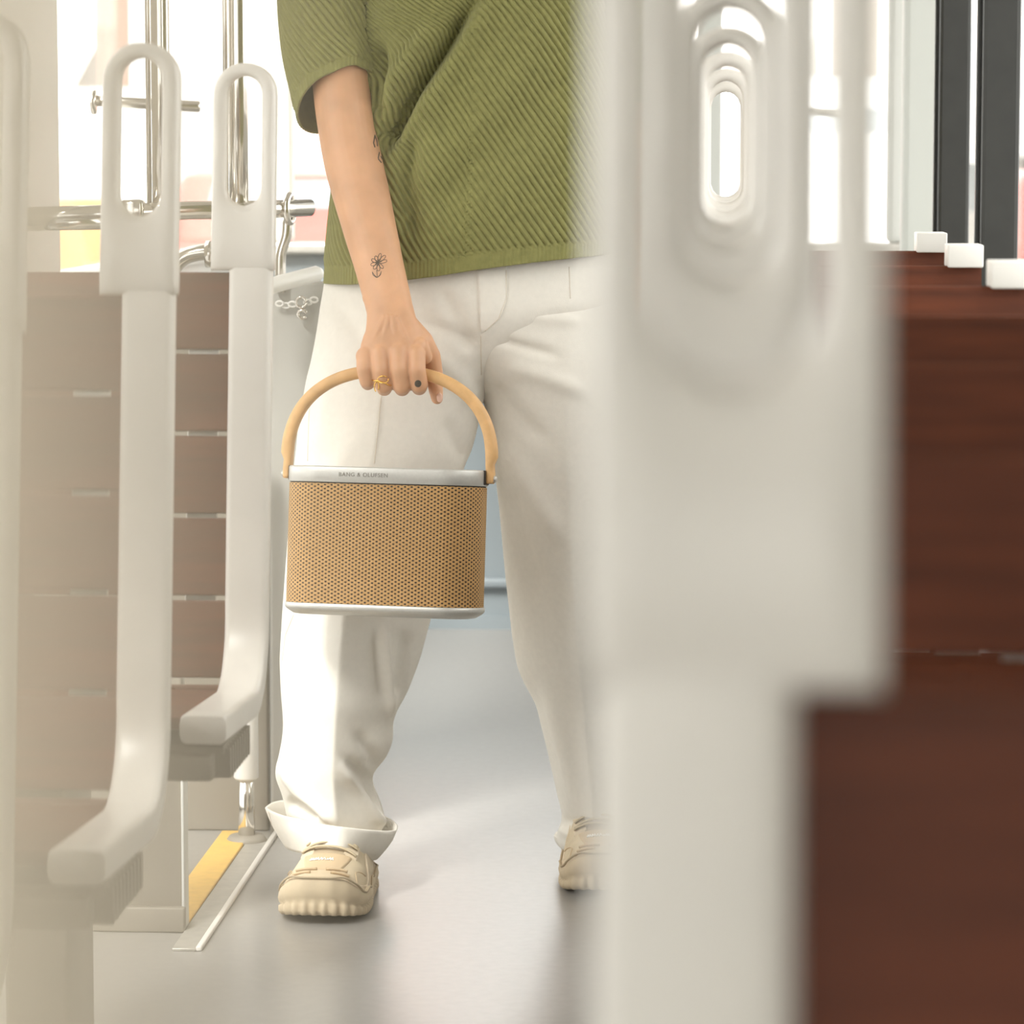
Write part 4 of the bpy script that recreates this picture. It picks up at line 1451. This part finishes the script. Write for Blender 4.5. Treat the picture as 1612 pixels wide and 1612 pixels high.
lo = keep(link('lettering', tme, 'letter', None, False), spk)
lo['label'] = 'small grey capital lettering on the top band'

# ================================================================== the street outside
struct('ground', box_mesh(-60, 60, -30, 90, -0.75, -0.45), 'asphalt', label='pale asphalt street outside the windows')


def building(x0, x1, y0, y1, h, m, label, floors=3, cols_=5, awn=None):
    b = empty('building', ((x0 + x1) / 2, y0, -.45), label, 'building', 'buildings along the street')
    keep(link('wall', box_mesh(x0, x1, y0, y1, -.45, h), m, None, False), b)
    keep(link('roof', box_mesh(x0 - .2, x1 + .2, y0 - .2, y1, h, h + .25), 'facade', None, False), b)
    dx = (x1 - x0) / cols_
    for f in range(floors):
        for k in range(cols_):
            za = .6 + f * 3.0
            if za + 1.6 > h: continue
            w = keep(link('window', box_mesh(x0 + dx * (k + .18), x0 + dx * (k + .82), y0 - .06, y0 + .02, za, za + 1.6), 'winglass', None, False), b)
            fr_ = link('window_frame', boxes_mesh([(x0 + dx * (k + .15), x0 + dx * (k + .85), y0 - .09, y0, za - .08, za), (x0 + dx * (k + .49), x0 + dx * (k + .51), y0 - .09, y0, za, za + 1.6)]), 'facade', None, False)
            fr_.parent = w; fr_.matrix_parent_inverse = w.matrix_basis.inverted() @ Matrix.Identity(4)
            fr_.matrix_parent_inverse = Matrix.Translation(b.location).inverted().inverted() @ Matrix.Translation(-b.location)
    if awn:
        za, zb = awn
        n = 14
        ax = np.linspace(x0, x1, n * 4 + 1)
        V = []
        for yy, zz_ in ((y0, zb), (y0 - 1.1, za), (y0 - 1.12, za - .25)):
            V.append([(x, yy, zz_ + .05 * cos(i * pi / 2)) for i, x in enumerate(ax)])
        V = np.array(V)
        keep(link('awning', quads(V.reshape(-1, 3), grid_faces(3, len(ax), False)), 'awning'), b)
    return b


building(-14, -6.6, 36, 38, 9, 'facade', 'pale shop building with ribbed grey awning beyond the left window', 3, 6, (1.75, 2.15))
building(-4.9, -3.2, 34, 42, 10, 'facade2', 'pinkish building beyond the left corner post', 3, 2)
building(-3.1, 1.2, 46, 54, 12, 'carwhite', 'wide pale building straight ahead beyond the end windows', 4, 5, (2.2, 2.6))
building(1.3, 9, 30, 40, 10, 'facade', 'pale building beyond the right end window with grey awning', 3, 6, (1.3, 1.7))


def vehicle(x, y, kind, m, label):
    e = empty(kind, (x, y, -.45), label, 'car' if kind == 'car' else 'van', 'vehicles in the street')
    W_, H_, L_ = (1.75, 1.45, 4.2) if kind == 'car' else (1.9, 2.1, 4.8)
    z0 = -.45
    if kind == 'car':
        prof = [(-.5, .25), (-.5, .72), (-.42, .84), (-.22, .92), (-.10, 1.40), (.22, 1.44), (.38, .98), (.49, .92), (.5, .25)]
    else:
        prof = [(-.5, .28), (-.5, 1.0), (-.44, 1.15), (-.33, 1.95), (-.28, 2.08), (.48, 2.1), (.5, 2.0), (.5, .28)]
    rings = []
    for fx, sc in ((-.5, .93), (-.46, 1), (.46, 1), (.5, .93)):
        rings.append([(x + fx * W_, y + a * L_ * (1 if abs(fx) < .48 else .98), z0 + .25 + (b - .25) * sc) for a, b in prof])
    body_ = keep(link('body', loft(rings), m, None, False), e)
    gz = (.95, 1.36) if kind == 'car' else (1.2, 1.85)
    ya = -.185 if kind == 'car' else -.405
    yb = -.115 if kind == 'car' else -.345
    V = [(x - .4 * W_, y + ya * L_ - .03, z0 + gz[0]), (x + .4 * W_, y + ya * L_ - .03, z0 + gz[0]), (x + .36 * W_, y + yb * L_ - .03, z0 + gz[1]), (x - .36 * W_, y + yb * L_ - .03, z0 + gz[1])]
    V2 = [(a, b + .02, c_) for a, b, c_ in V]
    keep(link('windscreen', pydata(V + V2, [(0, 1, 2, 3), (7, 6, 5, 4), (0, 4, 5, 1), (1, 5, 6, 2), (2, 6, 7, 3), (3, 7, 4, 0)]), 'carglass', None, False), e)
    keep(link('bumper', box_mesh(x - .5 * W_, x + .5 * W_, y - .53 * L_, y - .48 * L_, z0 + .28, z0 + .5, .04), 'tyre'), e)
    for s in (-1, 1):
        keep(link('headlight', ball((x + s * .36 * W_, y - .5 * L_, z0 + .68), .11, 12, (1.3, .5, .8)), 'white'), e)
        for ly in (-.3, .3):
            keep(link('wheel', tube_mesh([(x + s * .5 * W_ - .1, y + ly * L_, z0 + .31), (x + s * .5 * W_ + .1, y + ly * L_, z0 + .31)], .31, 20), 'tyre'), e)
    return e


vehicle(-5.4, 29.5, 'van', 'carwhite', 'white van in the street beyond the left windows')
vehicle(-2.5, 21.5, 'car', 'carred', 'red car beyond the end window beside the forearm')
vehicle(.55, 26, 'van', 'carwhite', 'white van beyond the right end window')
vehicle(2.35, 18, 'car', 'carred', 'red car at the far right beyond the dark window posts')
s1 = link('shop_board', box_mesh(-5.3, -4.7, 26.2, 26.3, .05, .75, .02), 'sign'); tag(s1, 'orange shop board low beyond the left window', 'sign')
s2 = link('shop_board', box_mesh(-4.25, -3.95, 27.6, 27.7, .1, 1.2, .02), 'green'); tag(s2, 'pale green shop board beyond the left window', 'sign')
for o in (s1, s2):
    x = sum(v.co.x for v in o.data.vertices) / len(o.data.vertices); y = o.data.vertices[0].co.y
    lg = link('leg', boxes_mesh([(x - .2, x - .15, y, y + .05, -.45, .2), (x + .15, x + .2, y, y + .05, -.45, .2)]), 'post', o, False)
